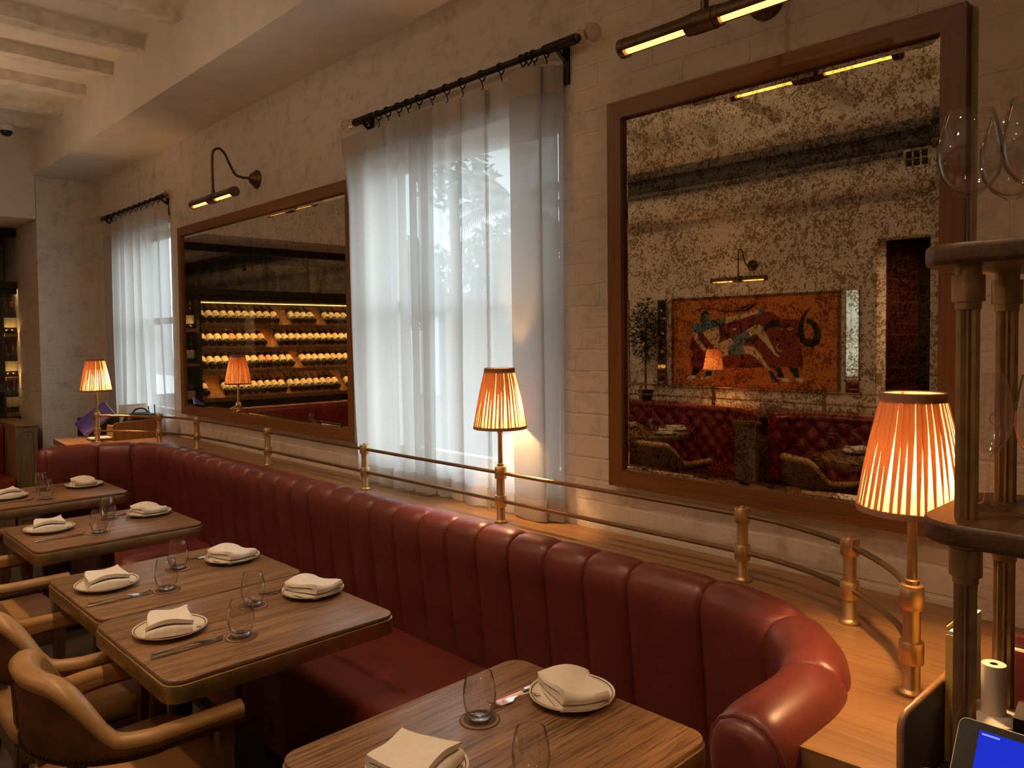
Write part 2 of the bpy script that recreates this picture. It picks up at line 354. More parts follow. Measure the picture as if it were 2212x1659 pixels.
struct('floor', M().box(-9.2, 2.0, -4.0, WY+0.25, -0.1, 0), CARPET)
struct('ceiling', M().box(-9.2, 2.0, -4.0, WY+0.25, ZC, ZC+0.2), PLASTER)
struct('trim_1', M().box(-7.63, 1.8, 1.65, WY, 3.018, ZC), PLASTER)
n = 2
for k in range(15):
    x = -7.22+0.588*k
    jm = M()
    rows = []
    random.seed(50+k)
    for i in range(33):
        y = -1.8+3.45*i/32; a = random.uniform(-.006, .006); b = random.uniform(-.005, .005)
        rows.append([(x+a, y, ZC), (x+a+b, y, ZC-0.076+b), (x-0.11+b, y, ZC-0.078-a), (x-0.11, y, ZC)])
    struct('trim_%d' % n, jm.grid(rows, flip=False), JOIST); n += 1
struct('trim_%d' % n, M().box(-9.0, 1.8, -2.15, -1.8, 3.25, ZC), PLASTER); n += 1
def window(name, W):
    x0, x1, z0, z1 = W; f = M(); y0, y1 = WY+0.13, WY+0.18; t = 0.05
    f.box(x0, x0+t, y0, y1, z0, z1).box(x1-t, x1, y0, y1, z0, z1).box(x0+t, x1-t, y0, y1, z0, z0+t).box(x0+t, x1-t, y0, y1, z1-t, z1)
    f.box(x0+t, x1-t, y0, y1, 1.74, 1.79)
    o = struct(name, f, WHITEP)
    M().box(x0+t, x1-t, y0+0.02, y0+0.026, z0+t, 1.74).box(x0+t, x1-t, y0+0.02, y0+0.026, 1.79, z1-t).build('pane', PANE, o, 0)
    M().box(x0-0.0, x1, WY+0.02, WY+0.13, z0-0.001, z0+0.012).build('sill', WHITEP, o, 0)
window('window_1', W1); window('window_2', W2)
# ------------------------------------------------------------------ trees outside the windows
def tree(name, label, loc, h, cr, nl, ls, palm=False):
    t = thing(name, label, 'tree', loc, 0, 'trees outside the windows')
    tr = M().tube([(0,0,0), (0.05,0.02,h*0.5), (0,0,h)], [0.16, 0.12, 0.09], 10); tr.build('trunk', BARK, t)
    L = M(); rnd = random.Random(len(label)+int(h*10))
    if palm:
        for k in range(26):
            a = 2*PI*k/26+rnd.random()*.2; el = rnd.uniform(-0.4, 0.9); pts = []
            for i in range(9):
                s = i/8*cr; pts.append(Vector((math.cos(a)*s*math.cos(el*0.5), math.sin(a)*s*math.cos(el*0.5), h+s*math.sin(el)-0.35*s*s/cr)))
            L.tube(pts, 0.018, 5)
            for i in range(1, 9):
                d = (pts[i]-pts[i-1]).normalized(); sd = d.cross(Vector((0,0,1))).normalized()
                for q in (0.0, 0.33, 0.66):
                    for sg in (-1, 1):
                        p = pts[i-1].lerp(pts[i], q); e = p+sd*sg*0.34*cr*0.6+d*0.22-Vector((0,0,0.16)); L.add([p-d*.025, p+d*.025, e], [(0,1,2)])
    else:
        for k in range(nl):
            u, v, r = rnd.random()*2*PI, rnd.uniform(-1, 1), rnd.random()**0.4*cr
            c = Vector((math.cos(u)*math.sqrt(1-v*v)*r, math.sin(u)*math.sqrt(1-v*v)*r, v*r*0.8+h))
            a = Vector((rnd.uniform(-1,1), rnd.uniform(-1,1), rnd.uniform(-1,1))).normalized()*ls; b = a.orthogonal().normalized()*ls*0.35
            L.add([c-a, c+b, c+a, c-b], [(0,1,2,3)])
    L.build('foliage', LEAF, t, 0)
tree('palm_tree', 'palm crown high at the right of the sheer near curtain', (-9.5, 9.15, -1.0), 4.9, 1.1, 0, 0, True)
tree('leafy_tree', 'tall loose-leaved tree seen highest through the sheer near curtain', (-12.0, 9.85, -1.0), 5.8, 0.85, 170, 0.17)
tree('leafy_tree', 'dense rounded tree low behind the sheer near curtain', (-14.0, 13.4, -1.0), 4.4, 1.5, 1500, 0.16)
tree('leafy_tree', 'broad tree low at the left behind the sheer near curtain', (-18.6, 13.4, -1.0), 4.2, 1.7, 1500, 0.16)
t = thing('building', 'tall pale building filling the left of the view outside the windows', 'building', (-48, 22, -1.0))
M().box(-30, 20.0, 0, 6, 0, 12).build('walls', pbr('tall_street_wall', (0.50, 0.51, 0.50), 0.8, var=0.05), t, 0)
M().box(-30.2, 20.2, -0.2, 6.2, 12, 12.3).build('roof', pbr('tall_street_roof', (0.3, 0.3, 0.3), 0.8), t, 0)
t = thing('building', 'pale low building across the street beyond the curtained window', 'building', (-10, 22, -1.0))
M().box(-17.5, 14, 0, 6, 0, 4.4).build('walls', pbr('street_wall', (0.17, 0.14, 0.10), 0.8, var=0.1), t, 0)
M().box(-17.5, 14.3, -0.3, 6.3, 4.4, 4.6).build('roof', pbr('street_roof', (0.30, 0.25, 0.2), 0.8), t, 0)
struct('trim_%d' % n, M().box(-40, 10, 2.6, 60, -1.2, -1.0), pbr('street_paving', (0.10, 0.09, 0.08), 0.8)); n += 1

# ------------------------------------------------------------------ mirrors and picture lights on the window wall
def wall_mirror(label, x0, x1, z0, z1, mat):
    t = thing('wall_mirror', label, 'mirror', ((x0+x1)/2, WY, z0))
    hx, H, fw, d = (x1-x0)/2, z1-z0, 0.058, 0.04
    def bar(pts_outer, pts_inner, mat_, nm):
        mm = M(); (a, b), (c, e) = pts_outer, pts_inner      # outer a-b, inner c-e as (x, z)
        vs = []
        for y in (0.0, -d): vs += [(a[0], y, a[1]), (b[0], y, b[1]), (e[0], y, e[1]), (c[0], y, c[1])]
        vs += [(e[0], -d+0.012, e[1]), (c[0], -d+0.012, c[1])]
        mm.add(vs, [(0,1,2,3), (7,6,5,4), (0,4,5,1), (1,5,6,2), (2,6,7,3), (3,7,4,0)]); return mm.build(nm, mat_, t, 0)
    bar(((-hx, H), (hx, H)), ((-hx+fw, H-fw), (hx-fw, H-fw)), FRAMEW, 'frame_rail')
    bar(((hx, 0), (-hx, 0)), ((hx-fw, fw), (-hx+fw, fw)), FRAMEW, 'frame_rail')
    bar(((-hx, 0), (-hx, H)), ((-hx+fw, fw), (-hx+fw, H-fw)), FRAMEZ, 'frame_stile')
    bar(((hx, H), (hx, 0)), ((hx-fw, H-fw), (hx-fw, fw)), FRAMEZ, 'frame_stile')
    g = M(); ix, iz0, iz1, bv = hx-fw, fw, H-fw, 0.022          # bevelled sheet of glass
    o_ = [(-ix, -0.0245, iz0), (ix, -0.0245, iz0), (ix, -0.0245, iz1), (-ix, -0.0245, iz1)]
    i_ = [(-ix+bv, -0.0272, iz0+bv), (ix-bv, -0.0272, iz0+bv), (ix-bv, -0.0272, iz1-bv), (-ix+bv, -0.0272, iz1-bv)]
    b2 = [(x, -0.008, z) for x, _, z in o_]
    g.add(o_+i_+b2, [(4,5,6,7), (0,1,5,4), (1,2,6,5), (2,3,7,6), (3,0,4,7), (8,11,10,9), (0,8,9,1), (1,9,10,2), (2,10,11,3), (3,11,8,0)])
    g.build('mirror_glass', mat, t, 0)
    return t
wall_mirror('large speckled antique mirror in a brown wooden frame right of the curtain', -1.716, -0.606, 1.086, 2.398, MIRROR1)
wall_mirror('wide antique mirror in a brown wooden frame between the two curtained windows', -5.615, -3.345, 1.086, 2.398, MIRROR2)
def picture_light(label, x, wall_y, sgn, zb=2.60, reach=0.27, L=0.285):
    e_ = reach-0.27
    # sgn -1: the room lies towards -y
    t = thing('picture_light', label, 'wall lamp', (x, wall_y, zb), 0 if sgn < 0 else PI, 'brass picture lights')
    M().lathe([(0.055, 0), (0.055, 0.008), (0.047, 0.014), (0.044, 0.02), (0.03, 0.04), (0.013, 0.05), (0.011, 0.055)], 24, mx=Matrix.Rotation(PI/2, 4, 'X'), cap0=True, cap1=True).build('backplate', BRONZE, t)
    pts = []
    ctrl = [(0,-0.05,0), (0,-0.10,0.0), (0,-0.135,0.012), (0,-0.165-e_*0.4,0.06), (0,-0.195-e_*0.7,0.12), (0,-0.225-e_,0.145), (0,-0.255-e_,0.135), (0,-0.27-e_,0.09), (0,-0.27-e_,-0.11)]
    for i in range(len(ctrl)-1):
        p0, p1, p2, p3 = (Vector(ctrl[max(0, min(len(ctrl)-1, i+q))]) for q in (-1, 0, 1, 2))
        for k in range(6):
            u = k/6; pts.append(0.5*((2*p1)+(p2-p0)*u+(2*p0-5*p1+4*p2-p3)*u*u+(3*p1-p0-3*p2+p3)*u**3))
    pts.append(Vector(ctrl[-1]))
    M().tube(pts, 0.0075, 10).build('arm', BRONZE, t)
    h = M()
    zc = -0.145; n_ = 22; rows = []
    a0, a1 = math.radians(-33), math.radians(213)           # tube open towards the wall and the floor
    for s0, s1 in ((-L, -0.032), (0.032, L)):
        ro = [[(xx, -reach+0.026*math.cos(a0+(a1-a0)*k/n_), zc+0.026*math.sin(a0+(a1-a0)*k/n_)) for k in range(n_+1)] for xx in (s0, s1)]
        ri = [[(xx, -reach+0.0235*math.cos(a0+(a1-a0)*k/n_), zc+0.0235*math.sin(a0+(a1-a0)*k/n_)) for k in range(n_+1)] for xx in (s0, s1)]
        h.grid(ro).grid(ri, flip=True); h.grid([ro[0], ri[0]]); h.grid([ri[1], ro[1]])
        for q in (0, n_): h.add([ro[0][q], ro[1][q], ri[1][q], ri[0][q]], [(0,1,2,3)])
    for s0, s1, r in ((-L-0.008, -L+0.012, 0.0275), (L-0.012, L+0.008, 0.0275), (-0.034, 0.034, 0.0295), (-0.052, -0.034, 0.0275), (0.034, 0.052, 0.0275)):
        h.tube([(s0, -reach, zc), (s1, -reach, zc)], r, 20)
    h.tube([(0,-reach,zc+0.02), (0,-reach,zc+0.05)], 0.011, 12)
    h.build('tube_housing', BRONZE, t)
    for s0, s1 in ((-L+0.014, -0.054), (0.054, L-0.014)):
        M().tube([(s0, -reach, zc-0.009), (s1, -reach, zc-0.009)], 0.0105, 10).build('light_tube', STRIP, t)
picture_light('brass tube picture light above the large mirror, cut by the top edge', -1.145, WY, -1, 2.577, 0.33, 0.268)
picture_light('small brass swan-neck picture light above the mirror between the windows', -4.44, WY, -1, 2.565)

# ------------------------------------------------------------------ curtains and rods
def curtain_rod(label, x0, x1, z, y, rings, xb):
    x0, x1, z = x0*1.017, x1*1.017, z+0.017; rings = [q*1.017 for q in rings]; xb = [q*1.017 for q in xb]
    t = thing('curtain_rod', label, 'curtain rod', ((x0+x1)/2, y, z)); cx = (x0+x1)/2
    M().tube([(x0-cx, 0, 0), (x1-cx, 0, 0)], 0.0125, 12).build('rod', BLACKM, t)
    for s, xe in ((-1, x0), (1, x1)):
        M().tube([(xe-cx-s*0.16, 0, 0), (xe-cx-s*0.012, 0, 0)], 0.0185, 14).build('sleeve', BLACKM, t)
        f = M().lathe([(0.006, 0), (0.02, 0.008), (0.026, 0.022), (0.018, 0.036), (0.009, 0.046), (0.024, 0.056), (0.034, 0.074), (0.022, 0.098), (0.001, 0.104)], 16,
                      mx=Matrix.Translation((xe-cx-s*0.012, 0, 0)) @ Matrix.Rotation(s*PI/2, 4, 'Y'))
        f.build('finial', GLASSF, t)
    for xx in xb:
        b = M().tube([(xx-cx, 0, -0.018), (xx-cx, 0.02, -0.035), (xx-cx, 0.045, -0.045)], 0.008, 8).box(xx-cx-0.014, xx-cx+0.014, 0.040, 0.0495, -0.13, 0.02)
        b.build('bracket', BLACKM, t)
    for xx in rings:
        pts = [(xx-cx+0.004*math.sin(a*2), 0.019*math.sin(a), -0.006+0.021*math.cos(a)) for a in [2*PI*k/18 for k in range(19)]]
        r = M().tube(pts, 0.0028, 6).tube([(xx-cx, 0.0, -0.028), (xx-cx, 0.008, -0.05), (xx-cx, 0.0, -0.062)], 0.0022, 6)
        r.build('ring', BLACKM, t)
    return t
GLASSF = glass_mat('amber_glass', (0.95, 0.88, 0.80), (0.5, 0.4, 0.32), 1.5)
def smooth_path(ctrl, per=5):
    out = []
    for i in range(len(ctrl)-1):
        g = lambda q: ctrl[max(0, min(len(ctrl)-1, i+q))]
        p0, p1, p2, p3 = g(-1), g(0), g(1), g(2)
        for k in range(per):
            u = k/per
            out.append(tuple(0.5*((2*b)+(c-a)*u+(2*a-5*b+4*c-d)*u*u+(3*b-a-3*c+d)*u**3) for a, b, c, d in zip(p0, p1, p2, p3)))
    out.append(ctrl[-1]); return out
def curtain(name, label, ctrl, ztop, zbot, lean=None, hem=0.08, head=0.10, swag=None):
    ctrl = [(x*1.017, min(y, WY-0.015)) for x, y in ctrl]; ztop += 0.017
    """ctrl: plan of the folds as (x, y); the cloth is the curve carried from the rod to the ledge"""
    p = smooth_path(ctrl, 6); rnd = random.Random(len(ctrl)*3+1)
    ph = [rnd.random()*6 for _ in range(4)]; x0 = p[0][0]
    def row(v, off=0.0):
        r = []
        for i, (x, y) in enumerate(p):
            u = i/(len(p)-1); f = 1-v
            g = 0.012*f*math.sin(9*u+ph[0]+2*v)+0.006*math.sin(23*u+ph[1]+3*v)*f
            dx = 0.010*f*math.sin(14*u+ph[2]+1.7*v)
            if lean: dx += lean(u, v)
            zb = zbot+0.006*math.sin(40*u+ph[3])**2
            z = zb+(ztop-0.012*math.sin(31*u)**2-zb)*v
            if swag: dx2, dy2 = swag(u, v); dx += dx2; g += dy2
            r.append((x+dx, y+g*0.6+off, z))
        return r
    t = thing(name, label, 'curtain', (0, 0, 0))
    N = 46
    M().grid([row(k/N) for k in range(N+1)]).build('sheer_cloth', CURT, t, 180)
    H = ztop-zbot
    M().grid([row(1-head/H*(1-k/3), -0.003) for k in range(4)]).build('heading_band', CURTH, t, 180)
    M().grid([row(hem/H*k/3, -0.003) for k in range(4)]).build('hem', CURTH, t, 180)
    return t
RY = 2.08
c1 = [(-3.30, RY+0.005), (-3.22, RY-0.018), (-3.13, RY+0.004), (-3.06, RY-0.012), (-2.98, RY+0.012), (-2.945, RY+0.024), (-2.965, RY-0.004), (-2.92, RY-0.026), (-2.87, RY-0.006), (-2.855, RY+0.022), (-2.875, RY+0.0), (-2.835, RY-0.028),
      (-2.79, RY-0.004), (-2.775, RY+0.022), (-2.79, RY-0.002), (-2.755, RY-0.024), (-2.705, RY-0.004), (-2.69, RY+0.02), (-2.705, RY-0.002), (-2.67, RY-0.02), (-2.63, RY+0.005)]
curtain('sheer_curtain', 'white sheer curtain gathered over the left half of the near window', c1, 2.585, 0.915, lambda u, v: -0.06*(1-u)*max(0, v-0.8)*5*(1-u)*(1 if u < .3 else 0) + 0.05*(1-u)*(1-v)**2)
c1b = [(-2.78, RY+0.035), (-2.70, RY+0.04), (-2.655, RY+0.012), (-2.60, RY+0.0), (-2.56, RY+0.018), (-2.50, RY-0.005), (-2.455, RY+0.014), (-2.475, RY+0.03), (-2.42, RY+0.004), (-2.36, RY-0.012), (-2.31, RY+0.01),
       (-2.285, RY-0.006), (-2.305, RY+0.028), (-2.25, RY+0.004), (-2.19, RY-0.012), (-2.13, RY+0.012), (-2.12, RY+0.03), (-2.06, RY+0.02), (-1.99, RY+0.03), (-1.94, RY+0.045), (-1.935, RY+0.02),
       (-1.97, RY-0.005), (-2.07, RY-0.004), (-2.12, RY-0.014), (-2.13, RY-0.022), (-2.06, RY-0.034), (-1.99, RY-0.034), (-1.965, RY-0.02), (-1.985, RY-0.01), (-1.94, RY+0.0), (-1.915, RY+0.022), (-1.905, RY+0.035)]
curtain('sheer_curtain', 'white sheer curtain drawn over the right half of the near window behind the lamp', c1b, 2.585, 0.912)
c2 = [(-7.13, RY), (-7.03, RY-0.02), (-6.94, RY+0.01), (-6.84, RY-0.02), (-6.75, RY+0.012), (-6.66, RY-0.02), (-6.60, RY+0.01), (-6.64, RY+0.03), (-6.55, RY-0.02), (-6.45, RY-0.03), (-6.40, RY+0.02), (-6.44, RY+0.03), (-6.33, RY-0.025),
      (-6.24, RY+0.015), (-6.27, RY+0.03), (-6.17, RY-0.02), (-6.09, RY+0.02), (-6.12, RY+0.03), (-6.03, RY-0.03), (-5.93, RY-0.02), (-5.90, RY+0.02), (-5.94, RY+0.03), (-5.84, RY-0.01), (-5.76, RY+0.02), (-5.73, RY+0.03)]
curtain('sheer_curtain', 'white sheer curtain on the far window behind the cluttered desk', c2, 2.58, 0.93, lambda u, v: 0.10*u*(1-v)**2-0.05*(1-v)**2*(0.3 < u < 0.6))
curtain_rod('dark iron curtain rod with glass finials over the near window', -3.235, -1.80, 2.637, RY, [-3.13, -3.03, -2.955, -2.87, -2.80, -2.72, -2.63, -2.53, -2.43, -2.31, -2.2, -2.08, -2.05, -2.02, -1.96], (-3.15, -1.90))
curtain_rod('dark iron curtain rod over the far window', -7.15, -5.69, 2.637, RY, [-7.05+0.12*k for k in range(11)], (-7.06, -5.78))
# ------------------------------------------------------------------ banquette
CRY, RX, LX, RAD, CYC = 1.76, -1.10, -4.93, 0.43, 1.33
def banq_path(s0, s1):      # list of (pos, outward normal, arclength) along the crest, right end first
    L_end, L_arc, L_str = 0.16, RAD*PI/2, RX-LX
    T = 2*L_end+2*L_arc+L_str
    def at(s):
        if s < L_end: return (RX+RAD, CYC-L_end+s), (1, 0)
        s -= L_end
        if s < L_arc:
            a = s/RAD; return (RX+RAD*math.cos(a), CYC+RAD*math.sin(a)), (math.cos(a), math.sin(a))
        s -= L_arc
        if s < L_str: return (RX-s, CYC+RAD), (0, 1)
        s -= L_str
        if s < L_arc:
            a = PI/2+s/RAD; return (LX+RAD*math.cos(a), CYC+RAD*math.sin(a)), (math.cos(a), math.sin(a))
        s -= L_arc; return (LX-RAD, CYC-s), (-1, 0)
    return at, T, L_end, L_arc, L_str
at, T_, Le, La, Ls = banq_path(0, 1)
bq = thing('banquette', 'long oxblood leather banquette with channelled back curving round at both ends', 'banquette', (0, 0, 0))
PROF = [(-0.005, 0.44, 0, -1, 0), (-0.018, 0.52, 0.6, -1, 0), (-0.030, 0.62, 1, -1, 0), (-0.042, 0.74, 1, -1, 0), (-0.054, 0.84, 1, -1, 0.1), (-0.060, 0.885, 1, -0.95, 0.3), (-0.056, 0.918, 1, -0.75, 0.66),
        (-0.040, 0.941, 1, -0.4, 0.9), (-0.015, 0.952, 1, 0, 1), (0.015, 0.953, 1, 0.1, 1), (0.043, 0.944, 0.9, 0.4, 0.9), (0.062, 0.925, 0.6, 0.8, 0.6), (0.072, 0.90, 0.2, 1, 0), (0.073, 0.84, 0, 1, 0), (0.073, 0.44, 0, 1, 0)]
seams = [0.0, 0.135]
A = Le
seams = [0.0, Le+RAD*math.radians(17.4), Le+RAD*math.radians(53), Le+La]
s = Le+La+0.236
while s < Le+La+Ls-0.05: seams.append(s); s += 0.1615
base_s = Le+La+Ls
seams += [base_s+RAD*math.radians(5), base_s+RAD*math.radians(42), base_s+RAD*math.radians(71), T_]
DEEP = {7, 15, 23}
mbk = M(); rows = []
def prof_row(s, f, gap):
    (px, py), (nx, ny) = at(s); r = []
    for d, z, wgt, nd_, nz_ in PROF:
        h = (0.015*f-0.003-gap)*wgt
        r.append((px+nx*(d+nd_*h), py+ny*(d+nd_*h), z+nz_*h))
    return r
for i in range(len(seams)-1):
    a, b = seams[i], seams[i+1]; wd = b-a; N = 12 if wd < 0.2 else 20
    for k in range(N+1):
        u = 0.5-0.5*math.cos(PI*k/N)
        if k == N and i < len(seams)-2: continue
        f = (1-abs(2*u-1)**5)**0.75 if 0 < u < 1 else 0
        g = (0.014 if (i in DEEP and k == 0) else 0)
        if wd > 0.2: f = (1-abs(2*u-1)**7)**0.7 if 0 < u < 1 else 0
        rows.append(prof_row(a+wd*u, f, g))
mbk.grid(rows, flip=True)
bk = mbk.build('channelled_back', LEATHER, bq, 60)
def end_face(s, sgn, name):
    (px, py), (nx, ny) = at(s); e = M(); t = Vector((-ny, nx, 0))*(-1 if sgn > 0 else 1)
    L = []
    for q in range(6):
        a = q/5*PI/2; sc = 0.55+0.45*math.cos(a); off = 0.03*math.sin(a)
        L.append([])
        for d, z, *_ in PROF:
            dd = 0.005+(d-0.005)*sc; zz = z if z < 0.5 else 0.5+(z-0.5)*(1-0.06*(1-math.cos(a)))
            L[-1].append((px+nx*dd+t.x*off, py+ny*dd+t.y*off, zz))
    e.grid(L, flip=sgn < 0); b = len(e.v)-len(PROF); e.f.append(tuple(range(b, b+len(PROF)))[::(1 if sgn > 0 else -1)])
    o = e.build(name, LEATHER, bq, 60)
    pts = [(px+nx*d+t.x*0.002, py+ny*d+t.y*0.002, z) for d, z, *_ in PROF[:-1]]
    M().tube(pts, 0.0055, 8).build('piping', LEATHER, o)
end_face(0, 1, 'end_panel'); end_face(T_, -1, 'end_panel')
# seat: four cushions between the back and the front edge
SF = 1.275
def back_line(x):     # y of the back's inner face at seat height
    o = 0.012
    if x > RX: return CYC+math.sqrt(max(0, (RAD-o)**2-(x-RX)**2))
    if x < LX: return CYC+math.sqrt(max(0, (RAD-o)**2-(LX-x)**2))
    return CYC+RAD-o
cush = [-0.69, -1.83, -3.12, -4.30, -5.345]
for i in range(4):
    xb, xa = cush[i]-0.006, cush[i+1]+0.006; rows = []; N = 26
    rnd = random.Random(i+3); wr = [(rnd.uniform(xa+.1, xb-.1), rnd.uniform(-1, 1), rnd.uniform(.006, .013), rnd.uniform(.02, .045)) for _ in range(11)]
    prof = [(0.0, 0.325, 0), (0.0, 0.39, 0), (0.004, 0.425, 0.4), (0.018, 0.447, 0.7), (0.045, 0.459, 1), (0.09, 0.464, 1), (0.16, 0.467, 1), (0.23, 0.468, 1), (0.30, 0.467, 1), (0.36, 0.466, 1), (0.42, 0.462, 0.8), (0.475, 0.455, 0.2)]
    for k in range(N+1):
        u = k/N; x = xa+(xb-xa)*u; e = min(u, 1-u)*(xb-xa); ed = min(1, e/0.03)
        yb = back_line(x)+0.01; r = []
        for d, z, wt in prof:
            y = SF+(yb-SF)*d/0.475
            zz = z-(1-math.sqrt(max(0, 1-(1-ed)**2)))*0.03*(wt > 0)
            for wx, sl, am, wd in wr:
                q = (x-wx-sl*(d-0.25)*0.8)/wd; zz += am*math.exp(-q*q)*math.sin(q*2.2)*(0.1 < d < 0.45)
            r.append((x, y, zz))
        rows.append(r)
    o = M().grid(rows, flip=True); n0 = len(prof)
    o.build('seat_cushion', LEATHER, bq, 70)
pl = M()
pts = [(x, back_line(x)) for x in [-0.70-0.1*k for k in range(47)]]
pl.prism([(x, SF+0.012) for x, _ in pts][::-1]+[(x, max(SF+0.03, y)) for x, y in pts], 0.09, 0.33)
pl.build('seat_base', LEATHER, bq, 0)
M().box(-5.30, -0.72, SF+0.05, SF+0.10, 0.0, 0.09).build('plinth', BLACKF, bq, 0)

# ------------------------------------------------------------------ oak ledge behind the banquette
lg = thing('oak_ledge', 'oak ledge running along the wall behind the red banquette', 'ledge', (0, 0, 0))
inner = []
for k in range(60):
    s_ = T_*k/59; (px, py), (nx, ny) = at(s_); inner.append((px+nx*0.045, py+ny*0.045))
poly = inner+[(-5.345, 1.20), (-5.62, 1.20), (-5.62, 1.40), (-6.30, 1.44), (-6.30, WY-0.004), (-0.582, WY-0.004), (-0.582, WY-0.049), (-0.458, WY-0.049), (-0.458, 1.236), (-0.62, 1.225)]
def poly_slab(m, poly, z0, z1):
    # concave outline: triangulate with Blender's tessellator
    from mathutils.geometry import tessellate_polygon
    tri = tessellate_polygon([[Vector((x, y, 0)) for x, y in poly]]); n = len(poly)
    vs = [(x, y, z0) for x, y in poly]+[(x, y, z1) for x, y in poly]
    fs = []
    for a, b, c in tri:
        up = (poly[b][0]-poly[a][0])*(poly[c][1]-poly[a][1])-(poly[b][1]-poly[a][1])*(poly[c][0]-poly[a][0]) > 0
        fs += [(n+a, n+b, n+c), (c, b, a)] if up else [(n+c, n+b, n+a), (a, b, c)]
    fs += [(i, (i+1) % n, n+(i+1) % n, n+i) for i in range(n)]
    return m.add(vs, fs)
poly_slab(M(), poly, 0.87, 0.91).build('ledge_top', OAKX, lg, 0)
M().box(-0.60, -0.47, 1.255, 1.30, 0, 0.87).box(-0.60, -0.56, 1.30, 1.95, 0, 0.87).build('end_panel', OAKZ, lg, 0)
M().box(-6.28, -6.22, 1.47, 2.1, 0, 0.87).box(-6.22, -5.62, 1.47, 1.51, 0, 0.87).build('desk_panel', OAKZ, lg, 0)
M().box(-5.60, -5.47, 1.22, 1.42, 0, 0.87).build('pier', OAKZ, lg, 0)
# ------------------------------------------------------------------ brass gallery rail
posts = [(-0.538, 1.562), (-0.776, 1.845), (-1.125, 1.958), (-2.128, 1.957), (-3.05, 1.957), (-4.03, 1.962), (-4.98, 1.948), (-5.40, 1.862), (-5.83, 1.600)]
rail = thing('brass_rail', 'brass gallery rail with two bars standing on the ledge behind the banquette', 'rail', (0, 0, 0))
ZR, ZL = 1.096, 0.991
ctrl = [posts[0], (-0.622, 1.705), posts[1], (-0.945, 1.925), posts[2], (-1.5, 1.960), posts[3], (-2.6, 1.957), posts[4], posts[5], (-4.6, 1.965), posts[6], (-5.20, 1.918), posts[7], (-5.64, 1.738), posts[8]]
pp = smooth_path(ctrl, 8)
for nm, z in (('upper_bar', ZR), ('lower_bar', ZL)): M().tube([(x, y, z) for x, y in pp], 0.0072, 10).build(nm, RAILM, rail)
def post_mesh(x, y):
    return M().lathe([(0.0245, 0.911), (0.0245, 0.915), (0.0175, 0.919), (0.0158, 0.922), (0.0158, ZR+0.016)], 20, (x, y, 0), cap0=True, cap1=True)
for i, (x, y) in enumerate(posts):
    o = post_mesh(x, y).build('post', BRASS, rail)
    for z in (ZR, ZL):
        M().lathe([(0.0160, z-0.021), (0.0215, z-0.021), (0.0222, z-0.020), (0.0222, z+0.020), (0.0215, z+0.021), (0.0160, z+0.021)], 20, (x, y, 0), cap0=True, cap1=True).build('collar', BRASS, o)
    if i not in (0, 3, 8): M().lathe([(0.012, ZR+0.021), (0.007, ZR+0.022), (0.007, ZR+0.026)], 14, (x, y, 0), cap0=True, cap1=True).build('cap', BRASS, o)
# ------------------------------------------------------------------ pleated lamps on the rail
def lamp(label, loc, seed=0):
    t = thing('pleated_lamp', label, 'lamp', loc, seed*0.7, 'pleated lamps')
    M().lathe([(0.0205, 0.021), (0.0205, 0.024), (0.013, 0.026), (0.013, 0.034), (0.0092, 0.036), (0.0085, 0.15), (0.0115, 0.151), (0.0115, 0.176), (0.0085, 0.177), (0.0085, 0.20)], 16, cap0=True, cap1=True).build('stem', BRASS, t)
    z0, z1, r0, r1 = 0.174, 0.386, 0.0955, 0.0535; rnd = random.Random(seed)
    NP = 40; n = NP*4; jit = [rnd.uniform(0.4, 1.3) for _ in range(NP)]; sh = M(); rows = []
    for i in range(13):
        v = i/12; z = z0+(z1-z0)*v; r = r0+(r1-r0)*v+0.003*math.sin(PI*v); row = []
        for k in range(n):
            q = k//4; a = 2*PI*(k+0.35*math.sin(q*2.3+3*v))/n; st = ((0.0, 1.0, 0.55, 0.15)[k % 4])*jit[q]*0.0042*(0.35+0.65*(1-v)+0.2)
            row.append(((r+st-0.002)*math.cos(a), (r+st-0.002)*math.sin(a), z))
        rows.append(row)
    sh.grid(rows, closed=True); so = sh.build('shade', SHADE, t, 180)
    pf = M()                                  # the folded-over half of every pleat: a second layer of silk, wider towards the top
    for q in range(NP):
        lo_, hi_ = [], []
        wv = rnd.uniform(0.15, 0.55)
        for i in range(13):
            v = i/12; z = z0+(z1-z0)*v; r = r0+(r1-r0)*v+0.003*math.sin(PI*v)+0.0035; wd = (wv+(1.04-wv)*min(1, v/0.74)**1.2)*2*PI/NP; a = 2*PI*(q+0.1*math.sin(q*2.3))/NP
            lo_.append((r*math.cos(a), r*math.sin(a), z)); hi_.append(((r-0.0022)*math.cos(a+wd), (r-0.0022)*math.sin(a+wd), z))
        pf.grid([lo_, hi_])
    pf.build('pleat_folds', SHADE, so, 180)
    M().lathe([(r0+0.0042, z0-0.007), (r0+0.0050, z0-0.001), (r0+0.0044, z0+0.004), (r0-0.003, z0+0.004), (r0-0.002, z0-0.006), (r0+0.0042, z0-0.007)], 48).build('bottom_trim', SHTRIM, so)
    M().lathe([(r1+0.0045, z1-0.010), (r1+0.0045, z1+0.006), (r1+0.002, z1+0.008), (r1-0.002, z1+0.006), (r1-0.001, z1-0.010), (r1+0.0045, z1-0.010)], 40).build('top_trim', SHTRIM, so)
    M().tube([(-r1, 0, z1-0.012), (r1, 0, z1-0.012)], 0.0016, 6).tube([(0, -r1, z1-0.012), (0, r1, z1-0.012)], 0.0016, 6).tube([(0,0,0.2), (0,0,z1-0.012)], 0.003, 6).build('shade_carrier', BRASS, t)
    M().ball((0, 0, 0.268), 0.016, 12, 8, 1.25).build('bulb', BULB, t)
    return t
lamp('large pleated orange lamp at the near right end of the rail', (posts[0][0], posts[0][1], ZR), 1)
